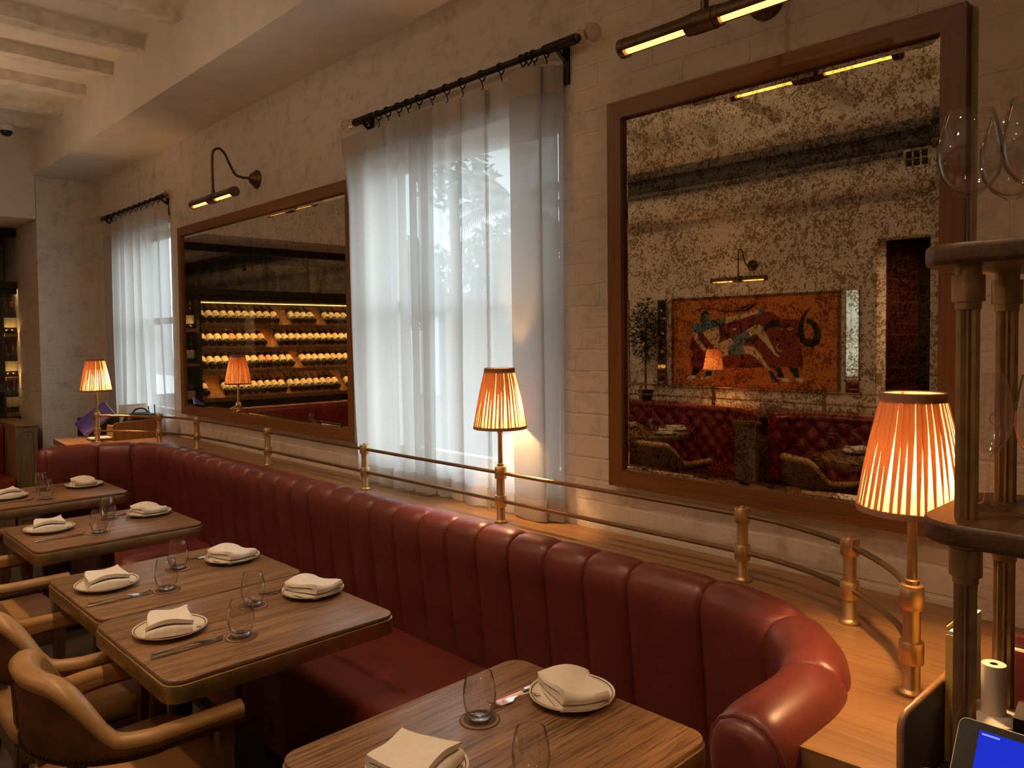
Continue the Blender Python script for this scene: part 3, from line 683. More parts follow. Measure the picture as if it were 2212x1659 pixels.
lamp('pleated orange lamp on the middle of the rail before the curtain', (posts[3][0], posts[3][1], ZR), 2)
lamp('pleated orange lamp at the far left end of the rail', (posts[8][0], posts[8][1], ZR), 3)

# ------------------------------------------------------------------ dining tables
TZ = 0.75; TR = 0.0154
def make_table(label):
    t = thing('dining_table', label, 'table', (0, 0, 0), TR, 'oak dining tables')
    slab(M(), 0.296, 0.346, 0.045, 0.736, TZ, 0.005).build('tabletop', OAK, t, 40)
    slab(M(), 0.300, 0.350, 0.049, 0.690, 0.737, 0.003).build('brass_edge', BRASSD, t, 40)
    slab(M(), 0.032, 0.032, 0.006, 0.03, 0.690, 0.002).build('column', BRONZE, t, 40)
    slab(M(), 0.20, 0.22, 0.02, 0.0, 0.03, 0.004).build('foot_plate', BLACKM, t, 40)
    return t
TAB = [('nearest table', (-1.18, 1.07)), ('front table of the joined pair', (-2.272, 1.028)), ('rear table of the joined pair', (-2.872, 1.04)), ('second farthest table', (-3.905, 1.09)), ('farthest table', (-4.985, 1.10))]
tlab = ['oak table with brass edge nearest the camera at the bottom of the photo', 'oak table with brass edge, front one of the two pushed together', 'oak table with brass edge, rear one of the two pushed together',
        'oak table with brass edge standing alone, second farthest away', 'oak table with brass edge farthest away at the left edge']
tb0 = make_table(tlab[0]); tb0.location = (*TAB[0][1], 0)
for lb, (nm, (x, y)) in list(zip(tlab, TAB))[1:]: dup(tb0, (x, y, 0), TR, lb)
# ------------------------------------------------------------------ one place setting, then copies
def make_plate():
    t = thing('side_plate', '', 'plate', (0, 0, 0), 0, 'ivory side plates')
    M().lathe([(0.0001, 0.004), (0.062, 0.004), (0.072, 0.007), (0.100, 0.0175), (0.1015, 0.0185), (0.1015, 0.0155), (0.072, 0.002), (0.064, 0.0), (0.0001, 0.0)], 56).build('dish', CHINA, t, 50)
    M().lathe([(0.0945, 0.0160), (0.0967, 0.0169), (0.0967, 0.0172), (0.0945, 0.0164)], 56).build('rim_line', BROWNL, t, 60)
    e = M(); pts = []
    for k in range(26):
        a = k/25*2*PI*1.35; r = 0.0028+0.0042*k/25; pts.append((0.060+r*math.cos(a)*1.5, 0.058+r*math.sin(a), 0.0145+0.001))
    e.tube(pts, 0.0006, 5).tube([(0.052, 0.054, 0.0125), (0.060, 0.066, 0.0165), (0.070, 0.055, 0.0165), (0.078, 0.060, 0.0185)], 0.0006, 5)
    e.build('emblem', BROWNL, t)
    return t
def make_napkin():
    t = M(); rnd = random.Random(4)
    # a cloth folded back and forth, its section carried across and softly lifted
    h, wd, th, lay = 0.0055, 0.069, 0.0085, 3
    c = []
    for k in range(lay):
        z = 0.006+k*0.0125; d = 1 if k % 2 == 0 else -1; sh = (0.0, 0.002, -0.003, 0.004)[k]
        for q in range(9): c.append((d*(-wd+2*wd*q/8)+sh, z))
        if k < lay-1:
            for a in (-60, -20, 20, 60): c.append((d*(wd+0.0062*math.cos(math.radians(a)))+sh, z+0.00625+0.00625*math.sin(math.radians(a))))
    nrm = []
    for i in range(len(c)):
        a, b = c[max(0, i-1)], c[min(len(c)-1, i+1)]; dx, dz = b[0]-a[0], b[1]-a[1]; L = math.hypot(dx, dz) or 1; nrm.append((-dz/L, dx/L))
    ring = [(x+n_[0]*th/2, z+n_[1]*th/2) for (x, z), n_ in zip(c, nrm)]+[(x-n_[0]*th/2, z-n_[1]*th/2) for (x, z), n_ in list(zip(c, nrm))[::-1]]
    polys = []
    for j in range(13):
        v = j/12*2-1; y = v*0.061
        P = []
        for x, z in ring:
            lift = max(0, z-0.004)/0.03
            zz = z+0.010*lift*(x/0.066)**2*(0.4+0.6*v)+0.006*lift*math.sin(2.2*v+x*30)+0.006*lift*max(0, x/0.066)*(1-v*v)
            yy = y*(1-0.05*lift)+0.004*lift*math.sin(x*40)+0.006*(x/0.066)*v*lift
            xx = x*(1-0.10*abs(v)**3*0.4)+0.006*lift*v
            P.append((xx, yy, zz))
        polys.append(P)
    t.loft(polys)
    o = t.build('napkin', NAPK, None, 75); tag(o, '', 'napkin', 'folded cream napkins'); return o
def make_glass():
    t = thing('tumbler', '', 'glass', (0, 0, 0), 0, 'stemless tumblers')
    out = [(0.0001, 0.0), (0.021, 0.0), (0.0245, 0.002), (0.027, 0.008), (0.0325, 0.022), (0.0365, 0.040), (0.0375, 0.056), (0.0355, 0.076), (0.0315, 0.094), (0.0285, 0.105)]
    inn = [(0.0280, 0.1052), (0.0308, 0.094), (0.0347, 0.076), (0.0367, 0.056), (0.0357, 0.040), (0.0315, 0.024), (0.0235, 0.0135), (0.0001, 0.0115)]
    M().lathe(out+inn, 36).build('bowl', GLASS, t, 60)
    M().lathe([(0.0001, 0.0012), (0.020, 0.0012), (0.0235, 0.003), (0.0245, 0.0075), (0.0215, 0.0108), (0.0001, 0.0095)], 30).build('thick_base', THICKG, t, 60)
    return t
def make_coaster():
    t = thing('coaster', '', 'coaster', (0, 0, 0), 0, 'round brown coasters')
    M().lathe([(0.0001, 0.0), (0.0455, 0.0), (0.046, 0.0007), (0.0455, 0.0016), (0.0001, 0.0016)], 40).build('disc', COASTM, t, 40)
    r = M(); rnd = random.Random(2)
    for k in range(30):        # a ring of small pale capitals round the rim
        a = 2*PI*k/44+0.4; rr = 0.0395; mx = Matrix.Translation((rr*math.cos(a), rr*math.sin(a), 0)) @ Matrix.Rotation(a+PI/2, 4, 'Z')
        for q in range(2): r.box(-0.0016+q*0.0022, -0.0009+q*0.0022, -0.0024, 0.0024, 0.0016, 0.0019, mx)
        if k % 3: r.box(-0.0016, 0.0013, -0.0003+0.002*(k % 2), 0.0004+0.002*(k % 2), 0.0016, 0.0019, mx)
    r.build('lettering', CREAM, t, 0)
    return t
def make_knife():
    t = thing('knife', '', 'knife', (0, 0, 0), 0, 'table knives')
    slab(M(), 0.0075, 0.047, 0.004, 0.0, 0.0075, 0.0022, 0, -0.062).build('handle', CHROME, t, 60)
    prof = [(-0.007, -0.012), (0.005, -0.014), (0.0055, 0.03), (0.006, 0.08), (0.003, 0.102), (-0.002, 0.108), (-0.009, 0.085), (-0.0105, 0.05), (-0.009, 0.01)]
    M().prism(prof, 0.002, 0.0036).box(-0.004, 0.004, -0.02, -0.01, 0.001, 0.006).build('blade', CHROME, t, 30)
    return t
def make_fork():
    t = thing('fork', '', 'fork', (0, 0, 0), 0, 'table forks'); rows = []
    for y, w_, z in ((-0.095, 0.0065, 0.002), (-0.08, 0.0075, 0.003), (-0.03, 0.0042, 0.006), (0.02, 0.003, 0.008), (0.04, 0.004, 0.007), (0.05, 0.0115, 0.004), (0.07, 0.0125, 0.003)):
        rows.append([(-w_, y, z), (w_, y, z), (w_, y, z+0.002), (-w_, y, z+0.002)])
    M().loft(rows).build('handle', CHROME, t, 40)
    tn = M()
    for k in range(4):
        x = -0.0098+0.0065*k; tn.loft([[(x-0.0016, y, z), (x+0.0016, y, z), (x+0.0016, y, z+0.0017), (x-0.0016, y, z+0.0017)] for y, z in ((0.068, 0.0032), (0.085, 0.0035), (0.102, 0.006), (0.113, 0.010))])
    tn.build('tines', CHROME, t, 40)
    return t
protos = {'plate': make_plate(), 'napkin': make_napkin(), 'glass': make_glass(), 'coaster': make_coaster(), 'knife': make_knife(), 'fork': make_fork()}
for k_ in ('knife', 'fork'): protos[k_].scale = (0.9, 0.9, 0.9)
used = set()
def put(kind, loc, rz, label):
    p = protos[kind]
    if kind not in used:
        used.add(kind); p.location = loc; p.rotation_euler = (0, 0, rz); p['label'] = label; return p
    return dup(p, loc, rz, label)
def local(ti, dx, dy):
    x, y = TAB[ti][1]; c, s_ = math.cos(TR), math.sin(TR); return x+dx*c-dy*s_, y+dx*s_+dy*c
# per table: plate, glass, knife centre offsets on the aisle side and on the banquette side, measured one by one
SET = {0: dict(pa=(-0.035, -0.185), pb=(-0.03, 0.268), ga=(0.145, -0.05), gb=(-0.108, 0.046), ka=(0.13, -0.22), kb=(-0.135, 0.20), na=20, nb=-25),
       1: dict(pa=(-0.056, -0.209), pb=(-0.062, 0.262), ga=(0.130, -0.08), gb=(-0.091, 0.064), ka=(0.112, -0.225), kb=(-0.165, 0.22), na=-20, nb=15),
       2: dict(pa=(-0.048, -0.222), pb=(-0.046, 0.228), ga=(0.142, -0.091), gb=(-0.08, 0.034), ka=(0.138, -0.24), kb=(-0.165, 0.20), na=-6, nb=10),
       3: dict(pa=(-0.078, -0.205), pb=(-0.08, 0.229), ga=(0.141, -0.063), gb=(-0.132, 0.057), ka=(0.118, -0.21), kb=(-0.185, 0.18), na=-12, nb=4),
       4: dict(pa=(0.003, -0.194), pb=(-0.07, 0.211), ga=(0.195, -0.05), gb=(-0.10, -0.005), ka=(0.16, -0.20), kb=(-0.175, 0.18), na=5, nb=-8)}
for ti, d in SET.items():
    tn = TAB[ti][0]
    for side, k, fl in (('aisle', 'a', 0), ('banquette', 'b', PI)):
        px, py = local(ti, *d['p'+k]); gx, gy = local(ti, *d['g'+k]); kx, ky = local(ti, *d['k'+k])
        put('plate', (px, py, TZ), TR+fl+(0.2 if k == 'b' else 0), 'ivory plate with brown rim line, %s side of the %s' % (side, tn))
        put('napkin', (px-0.008*(1 if k == 'a' else -1), py, TZ+0.006), fl+math.radians(d['n'+k]), 'folded cream napkin on the %s-side plate, %s' % (side, tn))
        put('coaster', (gx, gy, TZ), 1.2*ti+fl, 'brown coaster under the %s-side tumbler, %s' % (side, tn))
        put('glass', (gx, gy, TZ+0.0017), 0.3*ti, 'clear stemless tumbler, %s side of the %s' % (side, tn))
        fx, fy = local(ti, d['k'+k][0]+(-0.020 if k == 'a' else 0.022), d['k'+k][1]+(0.0 if k == 'a' else 0.0))
        put('knife', (kx, ky, TZ), fl+TR-0.05, 'steel knife, %s side of the %s' % (side, tn))
        put('fork', (fx, fy, TZ), fl+TR-0.18, 'steel fork beside the knife, %s side of the %s' % (side, tn))
# ------------------------------------------------------------------ leather tub chairs
def make_chair(label):
    t = thing('tub_chair', label, 'chair', (0, 0, 0), 0, 'tan leather tub chairs')
    w_, ry, fr = 0.248, 0.222, 0.195
    path = []
    for k in range(9): path.append(((w_-0.004*k/8, fr*(1-k/8)), (1, 0), 0.0))
    for k in range(1, 32):
        a = PI*k/32; path.append(((w_*math.cos(a), -ry*math.sin(a)), (math.cos(a)/w_, -math.sin(a)/ry), math.sin(a)))
    for k in range(9): path.append(((-w_, fr*k/8), (-1, 0), 0.0))
    def sst(x): x = max(0, min(1, x)); return x*x*(3-2*x)
    shell_o, shell_i, roll, nail = [], [], [], []
    for (x, y), nr, q in path:
        L = math.hypot(*nr); nx, ny = nr[0]/L, nr[1]/L
        u = sst((q-0.42)/0.50); zt = 0.648+0.142*u+0.010*q; zb = 0.592-0.005*q; tk = 0.022+0.006*u
        P = lambda d, z: (x+nx*d, y+ny*d, z)
        lean = 0.018*u
        roll.append([P(-tk-0.002+lean*.6, zt-0.026), P(-tk-0.003+lean, zt-0.014), P(-tk*0.6+lean, zt-0.002), P(lean, zt+0.002), P(tk*0.6+lean, zt-0.002), P(tk+0.003+lean, zt-0.014), P(tk+0.002+lean*.6, zt-0.026-0.010*u)])
        shell_o.append([P(tk+0.0015+lean*.6, zt-0.025-0.010*u), P(tk+0.003, (zt+zb)/2-0.01), P(tk, zb+0.012), P(tk-0.006, zb), P(-tk+0.006, zb), P(-tk, zb+0.01)])
        shell_i.append([P(-tk, zb+0.01), P(-tk-0.003, (zt+zb)/2), P(-tk-0.0015+lean*.6, zt-0.025)])
        nail.append((Vector(P(tk+0.0025, zb+0.014)), Vector((nx, ny, 0))))
    def endcap(mm, rows): 
        for r, fl in ((rows[0], 1), (rows[-1], -1)):
            mm.add(r, [tuple(range(len(r)))[::fl]])
    o1 = M().grid(shell_o, flip=True); full0 = shell_i[0][::1]+[]; 
    ring0 = roll[0]+shell_o[0][1:]+shell_i[0][1:2]; ring1 = roll[-1]+shell_o[-1][1:]+shell_i[-1][1:2]
    o1.add(ring0, [tuple(range(len(ring0)))[::-1]]); o1.add(ring1, [tuple(range(len(ring1)))])
    o1.build('outer_shell', SUEDE, t, 60)
    M().grid(shell_i, flip=True).build('inner_pad', TANL, t, 60)
    M().grid(roll, flip=True).build('top_roll', TANL, t, 80)
    nm = M(); acc = 0
    for i in range(len(nail)-1):
        (a, n1), (b, n2) = nail[i], nail[i+1]; seg = (b-a).length
        k = max(1, round(seg/0.0125))
        for j in range(k):
            p = a.lerp(b, j/k); nm.ball(p, 0.0042, 6, 4, 1.0)
    nm.build('nail_trim', NAIL, t)
    sc = M(); slab(sc, 0.222, 0.205, 0.08, 0.405, 0.468, 0.02, 0, 0.005, n=6); sc.build('seat', TANL, t, 60)
    slab(M(), 0.215, 0.197, 0.07, 0.355, 0.406, 0.003, 0, 0.004, n=6).build('seat_rail', LEGW, t, 40)
    for sx in (1, -1):
        x, y = sx*0.232, 0.155
        M().loft([[(x+a*s_+sx*0, y+b*s_, z) for a, b in ((-1,-1),(1,-1),(1,1),(-1,1))] for s_, z in ((0.013, 0), (0.018, 0.30), (0.022, 0.42), (0.018, 0.52), (0.022, 0.60))]).build('leg', LEGW, t, 30)
        x, y = sx*0.160, -0.165
        M().loft([[(x+dx+a*s_, y+dy+b*s_, z) for a, b in ((-1,-1),(1,-1),(1,1),(-1,1))] for s_, z, dx, dy in ((0.013, 0, sx*0.03, -0.05), (0.017, 0.30, sx*0.01, -0.02), (0.02, 0.42, 0, 0), (0.017, 0.60, 0, -0.012))]).build('leg', LEGW, t, 30)
    return t
ch = make_chair('tan leather tub chair nearest the camera, at the front table of the joined pair')
ch.location = (-2.222, 0.672, 0); ch.rotation_euler = (0, 0, 0.02)
dup(ch, (-2.83, 0.676, 0), 0.0, 'tan leather tub chair at the rear table of the joined pair')
dup(ch, (-3.83, 0.66, 0), 0.03, 'tan leather tub chair at the second farthest table')
dup(ch, (-4.95, 0.68, 0), 0.0, 'tan leather tub chair at the farthest table')
# ------------------------------------------------------------------ waiter station at the right: shelf tower, screen, small things
sc_ = thing('station_counter', 'dark service counter with till equipment behind the black divider', 'counter', (0, 0, 0))
M().box(-0.443, 0.9, 0.95, 2.08, 0.82, 0.86).build('counter_top', WALNUT, sc_, 0)
M().box(-0.44, 0.88, 1.0, 2.06, 0, 0.82).build('cabinet', BLACKF, sc_, 0)
tw = thing('shelf_tower', 'two-tier walnut glass shelf on fluted brass poles at the right edge', 'shelf', (0, 0, 0))
for z0, z1, nm in ((1.276, 1.31, 'shelf'), (1.705, 1.737, 'shelf')):
    L = []
    for ins, z in ((0.004, z0), (0.001, z0+0.003), (0, z0+0.008), (0, z1-0.008), (0.001, z1-0.003), (0.004, z1)):
        L.append([(x, y, z) for x, y in rrect(0.40-ins, 0.165-ins, 0.075-ins, 10, -0.047, 1.448)])
    M().loft(L).build(nm, WALNUT, tw, 40)
for x, y in ((-0.386, 1.352), (-0.378, 1.535), (0.29, 1.352), (0.29, 1.535)):
    p = M(); N = 40; rows = []
    for z in (0.86, 1.276, 1.31, 1.705):
        rows.append([(x+(0.0150+0.0022*math.cos(10*2*PI*k/N))*math.cos(2*PI*k/N), y+(0.0150+0.0022*math.cos(10*2*PI*k/N))*math.sin(2*PI*k/N), z) for k in range(N)])
    for a, b in ((0, 1), (2, 3)): p.grid([rows[a], rows[b]], closed=True)
    o = p.build('pole', BRASSD, tw, 80)
    for za, zb in ((1.219, 1.276), (1.65, 1.705)):
        M().lathe([(0.017, za-0.012), (0.0185, za-0.012), (0.0185, za), (0.0235, za), (0.0235, zb-0.014), (0.0185, zb-0.014), (0.0185, zb)], 30, (x, y, 0)).build('collar', BRASSD, o, 40)
    M().lathe([(0.03, 0.861), (0.03, 0.866), (0.018, 0.872)], 24, (x, y, 0), cap0=True).build('foot', BRASSD, o, 40)
def wine_glass(label, loc, s=1.0, emb=False, bow=1.0):
    t = thing('wine_glass', label, 'wine glass', loc, 0, 'stemmed glasses on the shelf tower')
    out = [(0.0001, 0.0), (0.036, 0.0), (0.0365, 0.0012), (0.02, 0.0045), (0.007, 0.010), (0.0042, 0.02), (0.0036, 0.06), (0.0048, 0.088), (0.011, 0.0935), (0.026, 0.105), (0.039, 0.125), (0.0445, 0.15), (0.0435, 0.175), (0.038, 0.205), (0.032, 0.232)]
    inn = [(0.0315, 0.2322), (0.0374, 0.205), (0.0429, 0.175), (0.0439, 0.15), (0.0383, 0.1265), (0.025, 0.1075), (0.010, 0.098), (0.0001, 0.0965)]
    sc = lambda P: [(r*s*(bow if z > 0.09 else 1), z*s) for r, z in P]
    M().lathe(sc(out+inn), 40).build('bowl_and_stem', GLASS, t, 60)
    if emb:
        pts = []
        for k in range(30):
            u = k/29; a = 0.6+5.4*u; rr = 0.0055+0.002*u; yy = rr*math.cos(a); zz = 0.158*s+rr*math.sin(a)*1.2-0.008*max(0, u-.75)*4
            th = math.radians(-62)+yy/0.041; R = 0.0447*s*bow; pts.append((R*math.cos(th), R*math.sin(th), zz))
        M().tube(pts, 0.0008, 5).build('gold_emblem', BRASS, t)
    return t
wine_glass('large-bowled wine glass leftmost on the top shelf', (-0.415, 1.455, 1.737), 1.0, False, 1.12)
wine_glass('large-bowled wine glass second from left on the top shelf, partly behind the leftmost', (-0.372, 1.535, 1.737), 1.0, False, 1.12)
wine_glass('large-bowled wine glass at the right picture edge of the top shelf', (-0.316, 1.44, 1.737), 1.0, False, 1.12)
wine_glass('wine glass with gold emblem standing between the poles on the lower shelf', (-0.383, 1.449, 1.31), 0.965, True, 0.82)
wine_glass('wine glass on the lower shelf cut by the right picture edge', (-0.302, 1.43, 1.31), 0.965, False, 0.9)
t = thing('divider_panel', 'upright black divider with rounded corner at the end of the ledge', 'divider', (-0.45, 1.26, 0.8))
pr = [(0, 0), (0.26, 0), (0.26, 0.2), (0.02, 0.2), (0.006, 0.194), (0, 0.18)]
M().prism([(y, z) for y, z in pr], -0.005, 0.006, Matrix(((0,0,1,0), (1,0,0,0), (0,1,0,0), (0,0,0,1)))).build('panel', BLACKF, t, 0)
M().tube([(0.0005, y, z) for y, z in ((0.0, 0.06), (0.0, 0.18), (0.006, 0.194), (0.02, 0.2), (0.26, 0.2))], 0.0058, 8).build('wood_edging', OAKX, t, 60)
# tablet leaning back on a stand
t = thing('tablet', 'tablet with blue screen leaning at the bottom right corner', 'tablet', (-0.385, 1.23, 0.862))
tilt = Matrix.Rotation(-math.atan2(0.10, 0.138), 4, 'X')
mx = tilt @ Matrix(((1,0,0,0), (0,0,-1,0), (0,1,0,0), (0,0,0,1)))
slab(M(), 0.125, 0.0855, 0.012, -0.0035, 0.0035, 0.002, 0.125, 0.0855, mx, 6).build('body', WHITEP, t, 40)
slab(M(), 0.1235, 0.084, 0.011, 0.0035, 0.0042, 0.0003, 0.125, 0.0855, mx, 6).build('bezel', BLACKP, t, 0)
sm = M().add([(0.030, 0.012, 0.0046), (0.225, 0.012, 0.0046), (0.225, 0.158, 0.0046), (0.030, 0.158, 0.0046)], [(0,1,2,3)], mx); so = sm.build('screen', SCREENB, t, 0)
M().add([(0.034, 0.152, 0.005), (0.058, 0.152, 0.005), (0.058, 0.1545, 0.005), (0.034, 0.1545, 0.005)], [(0,1,2,3)], mx).build('status_text', SCREENW, so, 0)
M().box(0.10, 0.15, 0.05, 0.115, 0.0, 0.004).add([(0.11,0.05,0.004), (0.14,0.05,0.004), (0.14,0.075,0.09), (0.11,0.075,0.09)], [(0,1,2,3), (3,2,1,0)]).build('stand', BLACKP, t, 0)
cp = smooth_path([(-0.389, 1.275, 0.93), (-0.402, 1.272, 0.930), (-0.425, 1.262, 0.924), (-0.436, 1.245, 0.905), (-0.436, 1.21, 0.868), (-0.42, 1.12, 0.864), (-0.33, 1.05, 0.864)], 6)
t = thing('charging_cable', 'white charging cable curving from the side of the blue-screened tablet', 'cable', (0, 0, 0))
M().tube(cp, 0.0017, 8).build('lead', WHITEP, t); M().tube([cp[0], cp[5]], 0.0038, 8).build('plug', WHITEP, t)
t = thing('roll_base', 'round white base carrying the paper roll', 'holder', (-0.388, 1.478, 0.86))
M().lathe([(0.0001, 0.0), (0.056, 0.0), (0.057, 0.004), (0.057, 0.088), (0.055, 0.092), (0.0001, 0.093)], 40).build('drum', WHITEP, t, 40)
M().box(-0.034, -0.026, -0.02, -0.008, 0.092, 0.118).build('peg', WHITEP, t, 0)
t = thing('paper_roll', 'white paper till roll standing on end behind the tablet', 'paper roll', (-0.380, 1.488, 0.953))
M().lathe([(0.006, 0.0), (0.0185, 0.0), (0.0188, 0.001), (0.0188, 0.083), (0.0185, 0.084), (0.0065, 0.084), (0.0065, 0.002)], 32).build('paper', PAPER, t, 40)
M().lathe([(0.0066, 0.001), (0.0066, 0.0835), (0.0055, 0.0835), (0.0055, 0.001)], 20).build('core', BROWNL, t, 40)
t = thing('receipt_printer', 'black box with glowing blue light at the right edge', 'printer', (-0.330, 1.40, 0.86))
M().prism([(0, 0), (0.14, 0), (0.14, 0.12), (0.03, 0.148), (0.0, 0.132)], 0.0, 0.16, Matrix(((0,0,1,0), (1,0,0,0), (0,1,0,0), (0,0,0,1)))).build('case', BLACKP, t, 0)
M().box(0.030, 0.042, -0.0015, 0.0, 0.120, 0.126).build('blue_light', LEDB, t, 0)
t = thing('yellow_folder', 'yellow-edged folder standing upright behind the front pole', 'folder', (-0.44, 1.45, 0.86))
M().box(-0.003, 0.012, -0.004, 0.0, 0, 0.222).box(-0.003, -0.001, 0.0, 0.15, 0, 0.235).build('cover', YELLOW, t, 0)
M().box(-0.001, 0.010, 0.0, 0.15, 0, 0.228).build('pages', PAPER, t, 0)
t = thing('menu_cover', 'maroon menu covers standing against the wall behind the paper roll', 'menu', (-0.46, 1.72, 0.86))
M().box(0.02, 0.10, 0, 0.012, 0, 0.125).box(0.025, 0.11, 0.013, 0.022, 0, 0.15).build('cover', MAROON, t, 0)
M().box(0.022, 0.098, 0.001, 0.011, 0.125, 0.128).build('pages', PAPER, t, 0)
# ------------------------------------------------------------------ cluttered desk end of the ledge at the far left
t = thing('tablet', 'small tablet in a violet cover leaning on the far desk', 'tablet', (-6.20, 1.62, 0.918), 0)
a_ = Vector((0.28*0.78, 0.96*0.78, 0.62)).normalized(); c_ = Vector((-0.28*0.62, -0.96*0.62, 0.78)); b_ = (Vector((-0.96, 0.28, 0))*0.75+c_*0.66).normalized(); n_ = a_.cross(b_)
mx = Matrix((a_, b_, n_)).transposed().to_4x4()
slab(M(), 0.125, 0.08, 0.012, 0.0, 0.012, 0.003, 0.125, 0.08, mx).build('cover', pbr('violet_cover', (0.10, 0.07, 0.35), 0.35), t, 40)
slab(M(), 0.127, 0.082, 0.013, -0.005, 0.0, 0.002, 0.125, 0.08, mx).build('body', CHROME, t, 40)
t = thing('menu_box', 'brown wooden menu box on the far desk below the curtain', 'box', (-5.84, 1.70, 0.91))
M().box(-0.13, -0.12, 0, 0.30, 0, 0.10).box(-0.12, 0, 0, 0.012, 0, 0.105).box(-0.12, 0, 0.288, 0.30, 0, 0.12).box(-0.12, 0, 0.012, 0.288, 0, 0.01).build('tray', OAKZ, t, 0)
M().prism([(0, 0), (0.30, 0), (0.285, 0.135), (0.018, 0.125), (0.0, 0.108)], 0, 0.012, Matrix(((0,0,1,0), (1,0,0,0), (0,1,0,0), (0,0,0,1)))).build('front_panel', OAKZ, t, 0)
t = thing('cream_folder', 'cream folder standing upright behind the wooden menu box', 'folder', (-6.22, 1.86, 0.91), 0.1)
M().box(0, 0.012, 0, 0.03, 0, 0.22).box(0.0, 0.006, 0.03, 0.20, 0, 0.22).build('cover', CREAM, t, 0)
M().box(0.006, 0.009, 0.045, 0.19, 0.02, 0.20).build('page', PAPER, t, 0)
t = thing('black_bag', 'small black bag before the cream folder on the far desk', 'bag', (-6.10, 1.97, 0.91))
b = M(); b.loft([[(x*s_, y*s_, z) for x, y in rrect(0.055, 0.12, 0.05, 5)] for s_, z in ((0.9, 0), (1, 0.02), (1.0, 0.11), (0.85, 0.15), (0.5, 0.165))]); b.build('body', BLACKP, t, 50)
M().tube(smooth_path([(0, -0.06, 0.15), (0, -0.03, 0.19), (0, 0.03, 0.19), (0, 0.06, 0.15)], 5), 0.006, 8).build('strap', BLACKP, t)
t = thing('black_case', 'flat black case standing behind the violet tablet', 'case', (-6.34, 1.66, 0.91), -0.15)
slab(M(), 0.02, 0.15, 0.012, 0, 0.135, 0.004, 0, 0.10).build('body', BLACKF, t, 40)
t = thing('paper_stack', 'stack of papers behind the far lamp post', 'papers', (-5.92, 1.64, 0.91))
for k in range(3): slab(M(), 0.06, 0.075, 0.002, 0.009*k, 0.009*k+0.008, 0.0005, 0.004*k, 0.003*k).build('sheaf', (PAPER, BROWNL, PAPER)[k], t, 0)
t = thing('pencil_pot', 'little brown box of pens at the foot of the far curtain', 'pen holder', (-6.0, 2.04, 0.91))
M().box(-0.03, 0.03, -0.06, 0.06, 0, 0.16).build('box', WALNUT, t, 0)
for k in range(3): M().tube([(0.0, -0.04+0.04*k, 0.16), (0.004*k-0.004, -0.045+0.042*k, 0.215+0.01*k)], 0.004, 8).build('pen', BLACKP, t)
# security camera on the ceiling
t = thing('dome_camera', 'small dark dome camera on the ceiling in the far corner', 'security camera', (-7.275, 1.40, 3.328))
M().lathe([(0.055, 0), (0.055, -0.03), (0.045, -0.045), (0.03, -0.05)], 24, cap0=True).build('housing', WHITEP, t, 40)
M().lathe([(0.045, -0.045), (0.04, -0.065), (0.025, -0.082), (0.0001, -0.088)], 24).build('dome', BLACKP, t)
# ------------------------------------------------------------------ wine wall on the far side
XF = -8.38
rk = thing('wine_rack', 'built-in lit wine rack filling the far wall', 'wine rack', (0, 0, 0))
M().box(-8.93, -8.90, -1.7, 1.655, 0.86, 2.66).build('back_panel', RACKBK, rk, 0)
f = M()
f.box(-8.90, XF, -1.7, 1.655, 2.64, 2.655).box(-8.42, XF+0.02, -1.7, 1.655, 2.575, 2.64).box(-8.90, XF+0.02, -1.7, 1.655, 2.095, 2.165).box(-8.90, XF, -1.7, 1.655, 0.86, 0.92)
for y0, y1 in ((1.04, 1.545), (0.855, 0.88), (-1.70, -1.66)): f.box(-8.90, XF+0.005, y0, y1, 0.92, 2.095)
for y in (1.045, 0.60, 0.08, -0.44, -0.96, -1.48): f.box(-8.42, XF+0.008, y, y+0.04, 2.165, 2.575)
f.box(-8.40, XF, -1.66, 0.855, 2.05, 2.095).box(-8.40, XF, 0.88, 1.04, 2.05, 2.095).box(-8.40, XF, 1.545, 1.655, 2.05, 2.095)
f.build('carcass', DARKIN, rk, 0)
ZS = (1.78, 1.525, 1.275, 0.98)
for z in ZS:
    M().box(-8.40, XF+0.004, -1.66, 0.855, z-0.047, z).build('shelf_front', OAKX, rk, 0)
    dz = 0.22
    M().add([(-8.40, -1.66, z-0.005), (-8.40, 0.855, z-0.005), (-8.76, 0.855, z-0.005+0.252), (-8.76, -1.66, z-0.005+0.252), (-8.40, -1.66, z-0.017), (-8.40, 0.855, z-0.017), (-8.76, 0.855, z-0.017+0.252), (-8.76, -1.66, z-0.017+0.252)],
            [(3,2,1,0), (4,5,6,7), (0,1,5,4), (1,2,6,5), (2,3,7,6), (3,0,4,7)]).build('slanted_board', RACKW, rk, 0)
    zt = 2.058 if z > 1.7 else ZS[ZS.index(z)-1]-0.046
    M().box(-8.428, -8.404, -1.64, 0.84, zt+0.008, zt+0.014).build('light_strip', LEDW, rk, 0)
M().box(-8.50, XF, 0.862, 0.874, 0.93, 2.08).build('side_board', RACKW, rk, 0)
M().box(-8.39, XF+0.006, -1.66, 0.855, 2.040, 2.049).build('rail', WALNUT, rk, 0)
for y0, y1, zz in ((1.552, 1.652, (0.95, 1.285, 1.69)), (0.882, 1.036, (1.36, 1.735))):
    for z in zz: M().box(-8.75, -8.425, y0, y1, z-0.03, z).box(-8.395, XF-0.005, y0, y1, z-0.03, z).build('side_shelf', RACKW, rk, 0)
    for z in list(zz[1:])+[2.09]: M().box(-8.42, -8.40, y0+0.01, y1-0.01, z-0.012, z-0.006).build('light_strip', LEDW, rk, 0)
M().box(XF+0.008, XF+0.012, -1.7, 1.045, 2.165, 2.575).build('glass_door', CABG, rk, 0)
M().box(XF+0.006, XF+0.010, -1.66, 1.655, 0.92, 2.02).build('glass_door', PANE, rk, 0)
